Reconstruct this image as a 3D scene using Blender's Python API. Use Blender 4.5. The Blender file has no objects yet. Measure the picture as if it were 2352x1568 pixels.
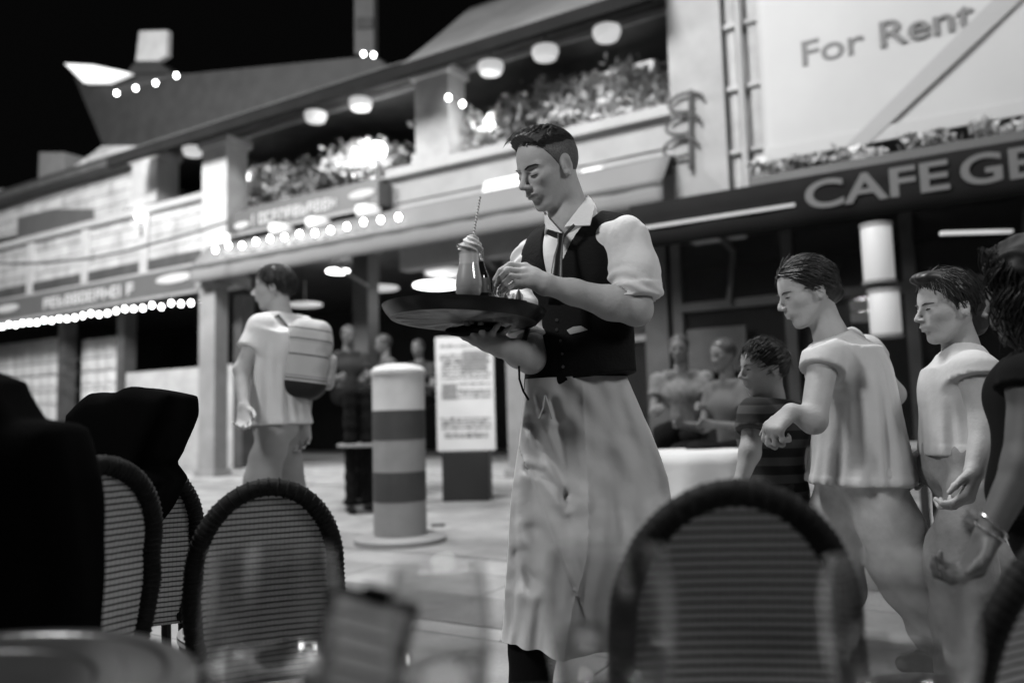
import bpy, bmesh, math, random
import numpy as np
from mathutils import Vector, Matrix
random.seed(7); rng = np.random.RandomState(7)
SC = bpy.context.scene
COL = SC.collection

# ---------------------------------------------------------------- camera
PITCH, ROLL, FPX = math.radians(5.3), math.radians(1.6), 1830.0      # focal length in units of a 2352 px wide frame
CAMP = np.array([0.0, 0.0, 1.0])
_R0 = np.array([1, 0, 0.]); _U0 = np.array([0, -math.sin(PITCH), math.cos(PITCH)]); FW = np.array([0, math.cos(PITCH), math.sin(PITCH)])
RT = _R0 * math.cos(ROLL) - _U0 * math.sin(ROLL); UP = _U0 * math.cos(ROLL) + _R0 * math.sin(ROLL)
cam_d = bpy.data.cameras.new('camera'); cam = bpy.data.objects.new('camera', cam_d); COL.objects.link(cam)
cam.matrix_world = Matrix([[RT[i], UP[i], -FW[i], CAMP[i]] for i in range(3)] + [[0, 0, 0, 1]])
cam_d.sensor_width = 36; cam_d.lens = 36 * FPX / 2352
cam_d.clip_start = 0.02; cam_d.clip_end = 2000
cam_d.dof.use_dof = True; cam_d.dof.focus_distance = 2.35; cam_d.dof.aperture_fstop = 1.3
SC.camera = cam

# ---------------------------------------------------------------- night sky
w = bpy.data.worlds.new('World'); SC.world = w; w.use_nodes = True
bg = w.node_tree.nodes['Background']; bg.inputs[0].default_value = (0.5, 0.5, 0.5, 1); bg.inputs[1].default_value = 0.004
# ---------------------------------------------------------------- unseen area lights without fixtures, added to light street and terrace
def area(name, loc, target, size, power, shape='DISK'):
    l = bpy.data.lights.new(name, 'AREA'); l.shape = shape; l.size = size; l.energy = power
    o = bpy.data.objects.new(name, l); COL.objects.link(o); o.location = loc
    o.rotation_euler = (Vector(target) - Vector(loc)).to_track_quat('-Z', 'Y').to_euler(); return o
area('unseen_light_over_road', (-1.5, 5.0, 8.5), (0.5, 9.5, 2.0), 2.5, 1150)
area('unseen_light_far_left', (-10.0, 8.5, 8.0), (-9, 15, 3), 2.0, 2300)
area('unseen_light_right', (5.5, 3.0, 7.5), (5.0, 8.5, 4.0), 1.5, 170)
area('unseen_light_terrace_left', (-2.6, 0.6, 3.6), (0.1, 2.4, 1.3), 0.7, 95)
area('unseen_light_terrace_right', (2.6, 0.2, 3.0), (0.6, 2.4, 1.0), 0.8, 42)  # added fill from the right, no lamp body
SC.view_settings.view_transform = 'Standard'; SC.view_settings.look = 'None'; SC.view_settings.exposure = 0.0; SC.view_settings.gamma = 1.0
SC.cycles.use_denoising = True; SC.cycles.max_bounces = 6; SC.cycles.transparent_max_bounces = 12
SC.cycles.sample_clamp_indirect = 4.0

# ---------------------------------------------------------------- helpers
def P(x, y, d):
    """point of the scene at frame position x,y (2352 wide) and distance d along the street"""
    v = FW + RT * (x - 1176) / FPX + UP * (784 - y) / FPX
    return CAMP + v * d / v[1]
TH = math.radians(-31.0)
FU = np.array([math.cos(TH), math.sin(TH), 0]); FN = -np.array([-math.sin(TH), math.cos(TH), 0])
FP0 = np.array([-0.70, 12.7, 0])
FM = Matrix.Translation(Vector(FP0)) @ Matrix.Rotation(TH, 4, 'Z')
def fpt(x, y, t=0):
    """(s, z) on the row of houses for a frame position, t metres in front of the shop wall"""
    v = FW + RT * (x - 1176) / FPX + UP * (784 - y) / FPX
    k = (t - FN @ (CAMP - FP0)) / (FN @ v); q = CAMP + v * k; return float((q - FP0) @ FU), float(q[2])
def W(s, t, z): return FP0 + FU * s + FN * t + np.array([0, 0, z])

_mats = {}
def M(name, col=0.5, rough=0.7, metal=0.0, bump=0.0, bscale=60.0, vary=0.12, vscale=4.0, emit=0.0, trans=0.0, spec=0.5, sheen=0.0, coat=0.0, ior=1.45, extra=None):
    if name in _mats: return _mats[name]
    m = bpy.data.materials.new(name); m.use_nodes = True; nt = m.node_tree; N = nt.nodes; L = nt.links
    b = N['Principled BSDF']
    b.inputs['Roughness'].default_value = rough; b.inputs['Metallic'].default_value = metal
    b.inputs['Specular IOR Level'].default_value = spec; b.inputs['Sheen Weight'].default_value = sheen
    b.inputs['Coat Weight'].default_value = coat; b.inputs['Transmission Weight'].default_value = trans; b.inputs['IOR'].default_value = ior
    b.inputs['Base Color'].default_value = (col, col, col, 1)
    tc = N.new('ShaderNodeTexCoord')
    if vary > 0:
        n = N.new('ShaderNodeTexNoise'); n.inputs['Scale'].default_value = vscale; n.inputs['Detail'].default_value = 6; n.inputs['Roughness'].default_value = 0.6
        L.new(tc.outputs['Object'], n.inputs['Vector'])
        r = N.new('ShaderNodeMapRange'); r.inputs['From Min'].default_value = 0.3; r.inputs['From Max'].default_value = 0.7
        r.inputs['To Min'].default_value = col * (1 - vary); r.inputs['To Max'].default_value = min(1, col * (1 + vary))
        L.new(n.outputs['Fac'], r.inputs['Value']); L.new(r.outputs[0], b.inputs['Base Color'])
    if bump > 0:
        n2 = N.new('ShaderNodeTexNoise'); n2.inputs['Scale'].default_value = bscale; n2.inputs['Detail'].default_value = 4
        L.new(tc.outputs['Object'], n2.inputs['Vector'])
        bp = N.new('ShaderNodeBump'); bp.inputs['Strength'].default_value = bump; bp.inputs['Distance'].default_value = 0.01
        L.new(n2.outputs['Fac'], bp.inputs['Height']); L.new(bp.outputs[0], b.inputs['Normal'])
    if emit > 0:
        b.inputs['Emission Color'].default_value = (1, 1, 1, 1); b.inputs['Emission Strength'].default_value = emit
    if extra: extra(nt, b, tc)
    _mats[name] = m; return m

def tag(o, label=None, cat=None, group=None, kind=None):
    if label: o['label'] = label
    if cat: o['category'] = cat
    if group: o['group'] = group
    if kind: o['kind'] = kind
    return o
def empty(name, loc, label, cat, group=None, mat=None):
    o = bpy.data.objects.new(name, None); COL.objects.link(o)
    o.matrix_world = mat if mat is not None else Matrix.Translation(Vector(loc)); o.empty_display_size = 0.1
    bpy.context.view_layer.update()
    return tag(o, label, cat, group)
def link(name, me, mat, parent=None, world=None):
    """mesh data in world coordinates unless `world` gives its frame"""
    o = bpy.data.objects.new(name, me); COL.objects.link(o)
    if mat is not None: me.materials.append(mat)
    mw = world if world is not None else Matrix.Identity(4)
    if parent is not None:
        o.parent = parent; o.matrix_parent_inverse = Matrix.Identity(4)
        if parent.type == 'EMPTY' or True:
            pm = parent['_mw'] if False else world_of(parent)
            o.matrix_basis = pm.inverted() @ mw
    else: o.matrix_world = mw
    return o
def world_of(o):
    m = o.matrix_basis.copy()
    if o.parent is not None: return world_of(o.parent) @ o.matrix_parent_inverse @ m
    return m
def recenter(me):
    """move mesh so its own origin is at the base centre; returns the frame"""
    co = np.empty(len(me.vertices) * 3, np.float32); me.vertices.foreach_get('co', co); co = co.reshape(-1, 3)
    c = (co.min(0) + co.max(0)) / 2; c[2] = co[:, 2].min(); co -= c; me.vertices.foreach_set('co', co.ravel()); return Matrix.Translation(Vector(c.tolist()))

class MB:
    def __init__(s): s.v = []; s.f = []
    def add(s, v, f):
        n = len(s.v); s.v += [tuple(map(float, a)) for a in v]; s.f += [tuple(i + n for i in q) for q in f]; return s
    def box(s, x0, x1, y0, y1, z0, z1):
        v = [(x, y, z) for z in (z0, z1) for y in (y0, y1) for x in (x0, x1)]
        return s.add(v, [(0, 2, 3, 1), (4, 5, 7, 6), (0, 1, 5, 4), (2, 6, 7, 3), (0, 4, 6, 2), (1, 3, 7, 5)])
    def tube(s, pts, r, n=10, closed=False, flat=1.0, ref=None):
        pts = [np.array(p, float) for p in pts]; m = len(pts)
        rr = r if hasattr(r, '__len__') else [r] * m
        up = np.array(ref if ref is not None else (0, 0, 1.), float); V = []
        for i, p in enumerate(pts):
            a = pts[(i - 1) % m] if (closed or i > 0) else p; b = pts[(i + 1) % m] if (closed or i < m - 1) else p
            d = b - a; d /= (np.linalg.norm(d) + 1e-9)
            if ref is None and abs(d @ up) > .95: up = np.array([1., 0, 0]) if abs(d[0]) < .9 else np.array([0, 1., 0])
            e1 = np.cross(d, up); e1 /= (np.linalg.norm(e1) + 1e-9); e2 = np.cross(e1, d)
            if ref is None: up = e2
            for k in range(n):
                a_ = 2 * math.pi * k / n; V.append(p + rr[i] * (math.cos(a_) * e1 + flat * math.sin(a_) * e2))
        F = []
        for i in range(m if closed else m - 1):
            for k in range(n):
                a0 = i * n + k; a1 = i * n + (k + 1) % n; b0 = ((i + 1) % m) * n + k; b1 = ((i + 1) % m) * n + (k + 1) % n
                F.append((a0, a1, b1, b0))
        if not closed: F.append(tuple(range(n - 1, -1, -1))); F.append(tuple((m - 1) * n + k for k in range(n)))
        return s.add(V, F)
    def lathe(s, prof, n=32, c=(0, 0, 0), axis=None):
        V = []; c = np.array(c, float)
        for r, z in prof:
            for k in range(n):
                a = 2 * math.pi * k / n; V.append(c + np.array([r * math.cos(a), r * math.sin(a), z]))
        F = []
        for i in range(len(prof) - 1):
            for k in range(n):
                F.append((i * n + k, i * n + (k + 1) % n, (i + 1) * n + (k + 1) % n, (i + 1) * n + k))
        F.append(tuple(range(n - 1, -1, -1))); F.append(tuple((len(prof) - 1) * n + k for k in range(n)))
        return s.add(V, F)
    def prism(s, pts, vec):
        """closed polygon pts (3-D), extruded by vec"""
        n = len(pts); pts = [np.array(p, float) for p in pts]; vec = np.array(vec, float)
        F = [tuple(range(n)), tuple(range(2 * n - 1, n - 1, -1))] + [(i, i + n, (i + 1) % n + n, (i + 1) % n) for i in range(n)]
        return s.add(pts + [p + vec for p in pts], F)
    def grid(s, G, closed_u=False):
        """G[i][j] points; one sheet"""
        m = len(G); n = len(G[0]); V = [p for row in G for p in row]; F = []
        for i in range(m - 1):
            for j in range(n if closed_u else n - 1):
                F.append((i * n + j, i * n + (j + 1) % n, (i + 1) * n + (j + 1) % n, (i + 1) * n + j))
        return s.add(V, F)
    def mesh(s, name, smooth=False):
        me = bpy.data.meshes.new(name); me.from_pydata(s.v, [], s.f)
        bm = bmesh.new(); bm.from_mesh(me); bmesh.ops.recalc_face_normals(bm, faces=bm.faces); bm.to_mesh(me); bm.free()
        if smooth: me.polygons.foreach_set('use_smooth', [True] * len(me.polygons)); me.set_sharp_from_angle(angle=math.radians(38))
        me.update(); return me
    def build(s, name, mat, parent=None, world=None, smooth=False, bevel=0.0, solid=0.0, sub=0):
        me = s.mesh(name, smooth); wd = world
        if wd is None and parent is None: wd = recenter(me)
        o = link(name, me, mat, parent, wd)
        if solid: md = o.modifiers.new('s', 'SOLIDIFY'); md.thickness = solid; md.offset = 0
        if sub: md = o.modifiers.new('sub', 'SUBSURF'); md.levels = sub; md.render_levels = sub
        if bevel: md = o.modifiers.new('b', 'BEVEL'); md.width = bevel; md.segments = 2; md.limit_method = 'ANGLE'; md.angle_limit = 0.6
        return o

# signed-distance sculpting ------------------------------------------------
def surfnet(F, org, h):
    S = F < 0; nx, ny, nz = F.shape
    cs = {(a, b, c): (F[a:nx - 1 + a, b:ny - 1 + b, c:nz - 1 + c], S[a:nx - 1 + a, b:ny - 1 + b, c:nz - 1 + c]) for a in (0, 1) for b in (0, 1) for c in (0, 1)}
    allS = sum(v[1].astype(np.int8) for v in cs.values()); mask = (allS > 0) & (allS < 8)
    I = np.argwhere(mask); idx = -np.ones(mask.shape, np.int64); idx[mask] = np.arange(len(I))
    sm = np.zeros((len(I), 3)); ct = np.zeros(len(I))
    for a in cs:
        for ax in range(3):
            if a[ax]: continue
            b = list(a); b[ax] = 1; b = tuple(b)
            fa = cs[a][0][mask]; fb = cs[b][0][mask]; cr = (fa < 0) != (fb < 0)
            t = np.where(cr, fa / np.where(cr, fa - fb, 1), 0)
            p = np.array(a, float)[None, :].repeat(len(I), 0); p[:, ax] += t
            sm += p * cr[:, None]; ct += cr
    V = (I + sm / ct[:, None]) * h + org
    Fs = []
    for ax in range(3):
        a1, a2 = (ax + 1) % 3, (ax + 2) % 3
        sl0 = [slice(None)] * 3; sl1 = [slice(None)] * 3; sl0[ax] = slice(0, -1); sl1[ax] = slice(1, None)
        d = S[tuple(sl0)] != S[tuple(sl1)]; E = np.argwhere(d)
        ok = (E[:, a1] > 0) & (E[:, a2] > 0) & (E[:, a1] < F.shape[a1] - 1) & (E[:, a2] < F.shape[a2] - 1); E = E[ok]
        ins = S[E[:, 0], E[:, 1], E[:, 2]]
        def g(o1, o2):
            q = E.copy(); q[:, a1] += o1; q[:, a2] += o2; return idx[q[:, 0], q[:, 1], q[:, 2]]
        Q = np.stack([g(-1, -1), g(0, -1), g(0, 0), g(-1, 0)], 1)
        Q[~ins] = Q[~ins][:, ::-1]; Fs.append(Q)
    return V, np.concatenate(Fs)
def sdf_mesh(name, fn, lo, hi, h, mat, parent=None):
    lo = np.array(lo) - 3 * h; hi = np.array(hi) + 3 * h
    ax = [np.arange(lo[i], hi[i] + h, h) for i in range(3)]
    X = np.stack(np.meshgrid(*ax, indexing='ij'), -1); sh = X.shape[:3]; pts = X.reshape(-1, 3)
    ci = [np.arange(0, n_ + 4, 4) for n_ in sh]; Xc = np.stack(np.meshgrid(*[lo[i] + ci[i] * h for i in range(3)], indexing='ij'), -1)
    Fc = fn(Xc.reshape(-1, 3)).reshape(Xc.shape[:3])
    ii = [np.rint(np.arange(n_) / 4).astype(int) for n_ in sh]; F = Fc[np.ix_(*ii)].reshape(-1).astype(float).copy()
    act = np.flatnonzero(np.abs(F) < 7.5 * h); st = 400000
    for i in range(0, len(act), st): F[act[i:i + st]] = fn(pts[act[i:i + st]])
    V, Q = surfnet(F.reshape(sh), lo, h)
    me = bpy.data.meshes.new(name)
    me.vertices.add(len(V)); me.loops.add(Q.size); me.polygons.add(len(Q))
    me.vertices.foreach_set('co', V.astype(np.float32).ravel()); me.loops.foreach_set('vertex_index', Q.ravel().astype(np.int32))
    me.polygons.foreach_set('loop_start', np.arange(0, Q.size, 4, dtype=np.int32)); me.polygons.foreach_set('loop_total', np.full(len(Q), 4, np.int32))
    me.update(); me.validate(); me.polygons.foreach_set('use_smooth', [True] * len(me.polygons))
    wd = recenter(me) if parent is None else None
    return link(name, me, mat, parent, wd)
def rc(p, a, b, r1, r2):
    a = np.array(a, float); b = np.array(b, float); ba = b - a; l2 = ba @ ba + 1e-12
    t = np.clip(((p - a) @ ba) / l2, 0, 1); return np.linalg.norm(p - a - t[:, None] * ba, axis=1) - (r1 + (r2 - r1) * t)
def ell(p, c, r):
    q = (p - np.array(c)) / np.array(r); k = np.linalg.norm(q, axis=1); return (k - 1) * min(r)
def su(a, b, k):
    h = np.clip(.5 + .5 * (b - a) / k, 0, 1); return b * (1 - h) + a * h - k * h * (1 - h)
def ss(a, b, k): return -su(-a, b, k)      # a minus b
def chain(p, pts, rs, k=0.01, d=None):
    for i in range(len(pts) - 1):
        e = rc(p, pts[i], pts[i + 1], rs[i], rs[i + 1]); d = e if d is None else su(d, e, k)
    return d
_nd = rng.randn(24, 3); _nd /= np.linalg.norm(_nd, axis=1)[:, None]; _np = rng.rand(24) * 6.28
def wob(p, f, n=8, o=0):
    s = 0
    for i in range(n): s = s + np.sin(p @ _nd[(i + o) % 24] * f * (1 + .35 * i) + _np[(i + o) % 24]) / (1 + .3 * i)
    return s / n * 2
def frame(fwd, up):
    f = np.array(fwd, float); f /= np.linalg.norm(f); u = np.array(up, float); l = np.cross(u, f); l /= np.linalg.norm(l); u = np.cross(f, l)
    return np.stack([f, l, u])               # rows: forward, left, up
def heading(deg, pitch=0, roll=0):
    a, b, c = math.radians(deg), math.radians(pitch), math.radians(roll)
    f = np.array([math.cos(a) * math.cos(b), math.sin(a) * math.cos(b), math.sin(b)]); l0 = np.array([-math.sin(a), math.cos(a), 0]); u0 = np.cross(f, l0)
    return frame(f, u0 * math.cos(c) + l0 * math.sin(c))

def head_sdf(q, fem=0.0, ears=True):
    """q in head units (1 = chin to crown), x forward, y left, z up"""
    a = q.copy(); a[:, 1] = np.abs(a[:, 1])
    d = ell(a, (-.035, 0, .13), (.415, .325, .375))
    d = su(d, ell(a, (.11, 0, -.15), (.255, .235, .31)), .10)
    d = su(d, rc(a, (-.06, .205, -.14), (.17, .10, -.40), .085, .07), .09)
    d = su(d, rc(a, (.235, 0, -.415), (.235, .05, -.41), .075, .065), .06)
    d = su(d, ell(a, (.20, .17, -.07), (.13, .10, .10)), .07)          # cheekbone
    d = su(d, rc(a, (.335, 0, .075), (.27, .20, .07), .045, .03), .06)   # brow
    d = ss(d, ell(a, (.405, .135, -.005), (.095, .085, .05)), .06)       # socket
    d = su(d, ell(a, (.285, .135, -.01), (.072, .078, .05)), .012)      # eyeball under lid
    d = su(d, rc(a, (.345, .075, -.038), (.28, .205, -.028), .010, .008), .012)   # lower lid
    d = su(d, rc(a, (.35, .07, .02), (.285, .21, .018), .012, .008), .014)        # upper lid crease
    d = su(d, rc(a, (.355, 0, .04), (.465, 0, -.125), .028, .042 - .006 * fem), .035)  # nose
    d = su(d, ell(a, (.415, .048, -.145), (.045, .032, .03)), .018)
    d = ss(d, ell(a, (.43, .03, -.178), (.025, .014, .014)), .01)
    d = su(d, ell(a, (.335, 0, -.225), (.05, .11, .06)), .05)            # muzzle
    d = su(d, ell(a, (.372, .015, -.243), (.035, .09, .020)), .012)
    d = su(d, ell(a, (.362, 0, -.288), (.038, .08, .024)), .012)
    d = ss(d, rc(a, (.415, 0, -.266), (.34, .115, -.272), .006, .004), .010)
    if ears:
        e = ell(a, (-.045, .325, -.03), (.085, .03, .135)); e = ss(e, ell(a, (-.035, .372, -.015), (.052, .046, .088)), .008)
        e = su(e, rc(a, (.0, .345, -.11), (-.02, .345, -.13), .028, .022), .02)
        e = su(e, rc(a, (.015, .335, .01), (.01, .34, -.05), .016, .016), .012)
        d = su(d, e, .025)
    return d
def neck_sdf(q, base, r=.235, r2=.26): return rc(q, (-.10, 0, -.12), base, r, r2)

def hand_pts(wrist, d, n, L, side=1, curl=25, spread=1.0):
    """relaxed hand: wrist point, direction d towards the fingers, palm normal n, length L -> list of (pts, radii)"""
    d = np.array(d, float); d /= np.linalg.norm(d); n = np.array(n, float); n -= d * (n @ d); n /= np.linalg.norm(n); s = np.cross(d, n) * side
    out = []; s4 = [(-.36, .42, 1.0), (-.12, .46, 1.08), (.12, .44, 1.0), (.34, .39, .80)]
    palm = []
    for k, (o, b, l) in enumerate(s4):
        base = wrist + d * L * b + s * L * o * .46 * spread
        pts = [base]; a = math.radians(8 + 3 * k); dd = d
        for j, seg in enumerate((.25, .16, .12)):
            a += math.radians(curl * (1 + .12 * k) * (.6 + .3 * j)); dd = d * math.cos(a) + n * math.sin(a) + s * o * .12 * spread; pts.append(pts[-1] + dd * L * seg * l)
        r = .048 * L; out.append((pts, [r * 1.05, r, r * .9, r * .75])); palm.append(([wrist + s * o * L * .22, base], [L * .085, L * .062]))
    th = wrist + d * L * .12 - s * L * .16 + n * L * .03
    out.append(([th, th + (d * .8 - s * .6 + n * .2) * L * .17, th + (d * 1.5 - s * .8 + n * .5) * L * .19, th + (d * 2.2 - s * .85 + n * .8) * L * .19], [L * .075, L * .06, L * .055, L * .042]))
    return palm, out
def hand_sdf(p, hp, k=.006, kp=.02):
    palm, fg = hp; d = None
    for pts, r in palm: d = chain(p, pts, r, kp, d)
    f = None
    for pts, r in fg:
        e = chain(p, pts, r, k); f = e if f is None else np.minimum(f, e)
    return su(d, f, k * 1.5)
def bnd(*ps, m=.1):
    a = np.array(ps); return a.min(0) - m, a.max(0) + m
def loc(p, o, R, s=1.0): return ((p - o) @ R.T) / s

# ---------------------------------------------------------------- materials
def _pave(nt, b, tc):
    N, L = nt.nodes, nt.links
    mp = N.new('ShaderNodeMapping'); L.new(tc.outputs['Object'], mp.inputs['Vector'])
    br = N.new('ShaderNodeTexBrick'); br.offset = .5; br.inputs['Scale'].default_value = 1.0
    br.inputs['Brick Width'].default_value = 1.15; br.inputs['Row Height'].default_value = .62; br.inputs['Mortar Size'].default_value = .006
    br.inputs['Color1'].default_value = (.25, .25, .25, 1); br.inputs['Color2'].default_value = (.36, .36, .36, 1); br.inputs['Mortar'].default_value = (.07, .07, .07, 1)
    L.new(mp.outputs[0], br.inputs['Vector'])
    n = N.new('ShaderNodeTexNoise'); n.inputs['Scale'].default_value = 1.7; n.inputs['Detail'].default_value = 9; n.inputs['Roughness'].default_value = .65; L.new(tc.outputs['Object'], n.inputs['Vector'])
    n2 = N.new('ShaderNodeTexNoise'); n2.inputs['Scale'].default_value = 90; n2.inputs['Detail'].default_value = 3; L.new(tc.outputs['Object'], n2.inputs['Vector'])
    mr = N.new('ShaderNodeMapRange'); mr.inputs['From Min'].default_value = .3; mr.inputs['From Max'].default_value = .7; mr.inputs['To Min'].default_value = .58; mr.inputs['To Max'].default_value = 1.18; L.new(n.outputs['Fac'], mr.inputs['Value'])
    mr2 = N.new('ShaderNodeMapRange'); mr2.inputs['To Min'].default_value = .7; mr2.inputs['To Max'].default_value = 1.3; L.new(n2.outputs['Fac'], mr2.inputs['Value'])
    mu = N.new('ShaderNodeMath'); mu.operation = 'MULTIPLY'; L.new(mr.outputs[0], mu.inputs[0]); L.new(mr2.outputs[0], mu.inputs[1])
    mx = N.new('ShaderNodeVectorMath'); mx.operation = 'SCALE'; L.new(br.outputs['Color'], mx.inputs[0]); L.new(mu.outputs[0], mx.inputs['Scale'])
    L.new(mx.outputs[0], b.inputs['Base Color'])
    bp = N.new('ShaderNodeBump'); bp.inputs['Strength'].default_value = .4; bp.inputs['Distance'].default_value = .004; L.new(mx.outputs[0], bp.inputs['Height']); L.new(bp.outputs[0], b.inputs['Normal'])
m_pave = M('stone_paving', .3, .6, vary=0, extra=_pave)
m_wall = M('pale_render', .27, .85, bump=.25, bscale=30, vary=.16, vscale=1.6)
m_wall2 = M('pale_stone', .33, .8, bump=.3, bscale=18, vary=.2, vscale=2.2)
def _siding(nt, bb, tc):
    N, L = nt.nodes, nt.links; s_ = N.new('ShaderNodeSeparateXYZ'); L.new(tc.outputs['Object'], s_.inputs[0]); c_ = N.new('ShaderNodeCombineXYZ'); L.new(s_.outputs['X'], c_.inputs['X']); L.new(s_.outputs['Z'], c_.inputs['Y'])
    br = N.new('ShaderNodeTexBrick'); br.inputs['Scale'].default_value = 1; br.inputs['Brick Width'].default_value = 1.9; br.inputs['Row Height'].default_value = .27; br.inputs['Mortar Size'].default_value = .012; L.new(c_.outputs[0], br.inputs['Vector'])
    br.inputs['Color1'].default_value = (.30, .30, .30, 1); br.inputs['Color2'].default_value = (.37, .37, .37, 1); br.inputs['Mortar'].default_value = (.09, .09, .09, 1)
    n = N.new('ShaderNodeTexNoise'); n.inputs['Scale'].default_value = 2.4; n.inputs['Detail'].default_value = 8; L.new(tc.outputs['Object'], n.inputs['Vector']); mr = N.new('ShaderNodeMapRange'); mr.inputs['From Min'].default_value = .3; mr.inputs['From Max'].default_value = .7; mr.inputs['To Min'].default_value = .7; mr.inputs['To Max'].default_value = 1.15; L.new(n.outputs['Fac'], mr.inputs['Value'])
    mx = N.new('ShaderNodeVectorMath'); mx.operation = 'SCALE'; L.new(br.outputs['Color'], mx.inputs[0]); L.new(mr.outputs[0], mx.inputs['Scale']); L.new(mx.outputs[0], bb.inputs['Base Color'])
m_siding = M('jointed_stone_cladding', .33, .8, vary=0, extra=_siding)
m_cornice = M('painted_cornice', .30, .6, vary=.12, vscale=2)
m_dim = M('slate_roof', .022, .7, bump=.4, bscale=12, vary=.25, vscale=3)
m_canvas = M('grey_canvas', .085, .85, bump=.2, bscale=40, vary=.2, vscale=1.2)
m_canvas2 = M('light_grey_canvas', .15, .8, bump=.15, bscale=40, vary=.08, vscale=1.5)
m_black_canvas = M('black_canvas', .010, .9, spec=.1, bump=.15, bscale=50, vary=.2, vscale=2)
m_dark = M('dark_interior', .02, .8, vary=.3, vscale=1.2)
m_dark2 = M('dark_timber', .05, .6, vary=.3, vscale=3)
m_fascia = M('dark_fascia', .075, .5, vary=.1, vscale=2)
m_letter = M('pale_letters', .36, .6, vary=.05)
m_letter2 = M('grey_letters', .085, .6, vary=.05)
m_white = M('white_banner', .34, .7, vary=.04, vscale=1.5, bump=.1, bscale=6)
m_banner_shadow = M('banner_shadow_grey', .27, .7, vary=.03)
m_ink = M('banner_lettering', .12, .7, vary=.05)
m_pole = M('grey_painted_steel', .2, .45, vary=.15, vscale=3)
m_leaf = M('leaves', .26, .5, vary=.5, vscale=8)
m_leaf2 = M('pale_leaves', .55, .5, vary=.4, vscale=8)
m_glow = M('lit_lamp', .8, .5, emit=9.0, vary=0)
m_glow_s = M('lit_bulb', .8, .5, emit=16.0, vary=0)
m_glow_d = M('dim_lamp_glass', .6, .5, emit=.45, vary=0)
m_glow_t = M('tube_lamp_glass', .35, .5, emit=.22, vary=0)
m_glow_w = M('lit_panel', .7, .5, emit=.8, vary=0)
m_curtain = M('curtain_cloth', .42, .9, vary=.12, vscale=2)
m_glass = M('clear_glass', 1.0, .02, trans=1.0, vary=0, ior=1.45)
def _thin(nt, b, tc):
    N, L = nt.nodes, nt.links; tr = N.new('ShaderNodeBsdfTransparent'); tr.inputs[0].default_value = (.93, .93, .93, 1); gl = N.new('ShaderNodeBsdfGlossy'); gl.inputs['Roughness'].default_value = .04; gl.inputs['Color'].default_value = (1, 1, 1, 1)
    fr0 = N.new('ShaderNodeLayerWeight'); fr0.inputs[0].default_value = .5; fp = N.new('ShaderNodeMath'); fp.operation = 'POWER'; fp.inputs[1].default_value = 3.0; L.new(fr0.outputs['Facing'], fp.inputs[0]); fr = N.new('ShaderNodeMapRange'); fr.inputs['To Min'].default_value = .10; fr.inputs['To Max'].default_value = .85; L.new(fp.outputs[0], fr.inputs['Value']); mx = N.new('ShaderNodeMixShader'); L.new(fr.outputs[0], mx.inputs[0]); L.new(tr.outputs[0], mx.inputs[1]); L.new(gl.outputs[0], mx.inputs[2]); L.new(mx.outputs[0], N['Material Output'].inputs[0])
m_thin = M('thin_tumbler_glass', 1, .02, vary=0, extra=_thin)
def _thinpane(nt, b, tc): b.inputs['Alpha'].default_value = .18
m_pane = M('shop_window_glass', .05, .05, vary=0, extra=_thinpane)

# ---------------------------------------------------------------- ground, facade
g = MB(); g.add([(-60, -40, 0), (60, -40, 0), (60, 30, 0), (-60, 30, 0)], [(0, 1, 2, 3)])
o = g.build('ground', m_pave, world=FM); tag(o, kind='structure')
def fbox(mb, s0, s1, t0, t1, z0, z1): return mb.box(s0, s1, -t1, -t0, z0, z1)
for ya, yb in ((1242, 1284), (1372, 1440)):
    ts = []
    for y in (ya, yb):
        v = FW + RT * (1110 - 1176) / FPX + UP * (784 - y) / FPX; ts.append(float((CAMP + v * (-1.0 / v[2]) - FP0) @ FN))
    mb_ = MB(); mb_.add([(-30, -ts[0], .004), (30, -ts[0], .004), (30, -ts[1], .004), (-30, -ts[1], .004)], [(0, 1, 2, 3)]); o = mb_.build('paving_band', M('darker_paving', .19, .6, vary=.3, vscale=3, bump=.3, bscale=40), world=FM); tag(o, kind='structure')

# back wall and side walls of the dark cafe interiors (one building)
hs = empty('cafe_building', None, 'long pale two storey cafe building with covered terrace upstairs', 'building', mat=FM)
def fpart(name, mat, parent, mb, **k): return mb.build(name, mat, parent, world=FM, **k)
b = MB()
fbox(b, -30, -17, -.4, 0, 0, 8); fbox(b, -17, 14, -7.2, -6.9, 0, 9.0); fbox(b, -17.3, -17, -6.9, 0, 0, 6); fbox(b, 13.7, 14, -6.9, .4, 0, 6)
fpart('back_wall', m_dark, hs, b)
b = MB(); fbox(b, -17, 13.7, -6.9, .55, 4.16, 4.38); fpart('terrace_floor_slab', m_dark2, hs, b)
b = MB(); fbox(b, -17, 13.7, -6.9, .6, 6.62, 6.74); fpart('terrace_ceiling', m_dark2, hs, b)
# plinth / step
b = MB(); fbox(b, -17, 1.1, -6.9, .02, 0.002, .14); fbox(b, 3.2, 13.7, -6.9, .02, 0.002, .10); fpart('plinth', m_wall2, hs, b, bevel=.015)
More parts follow.
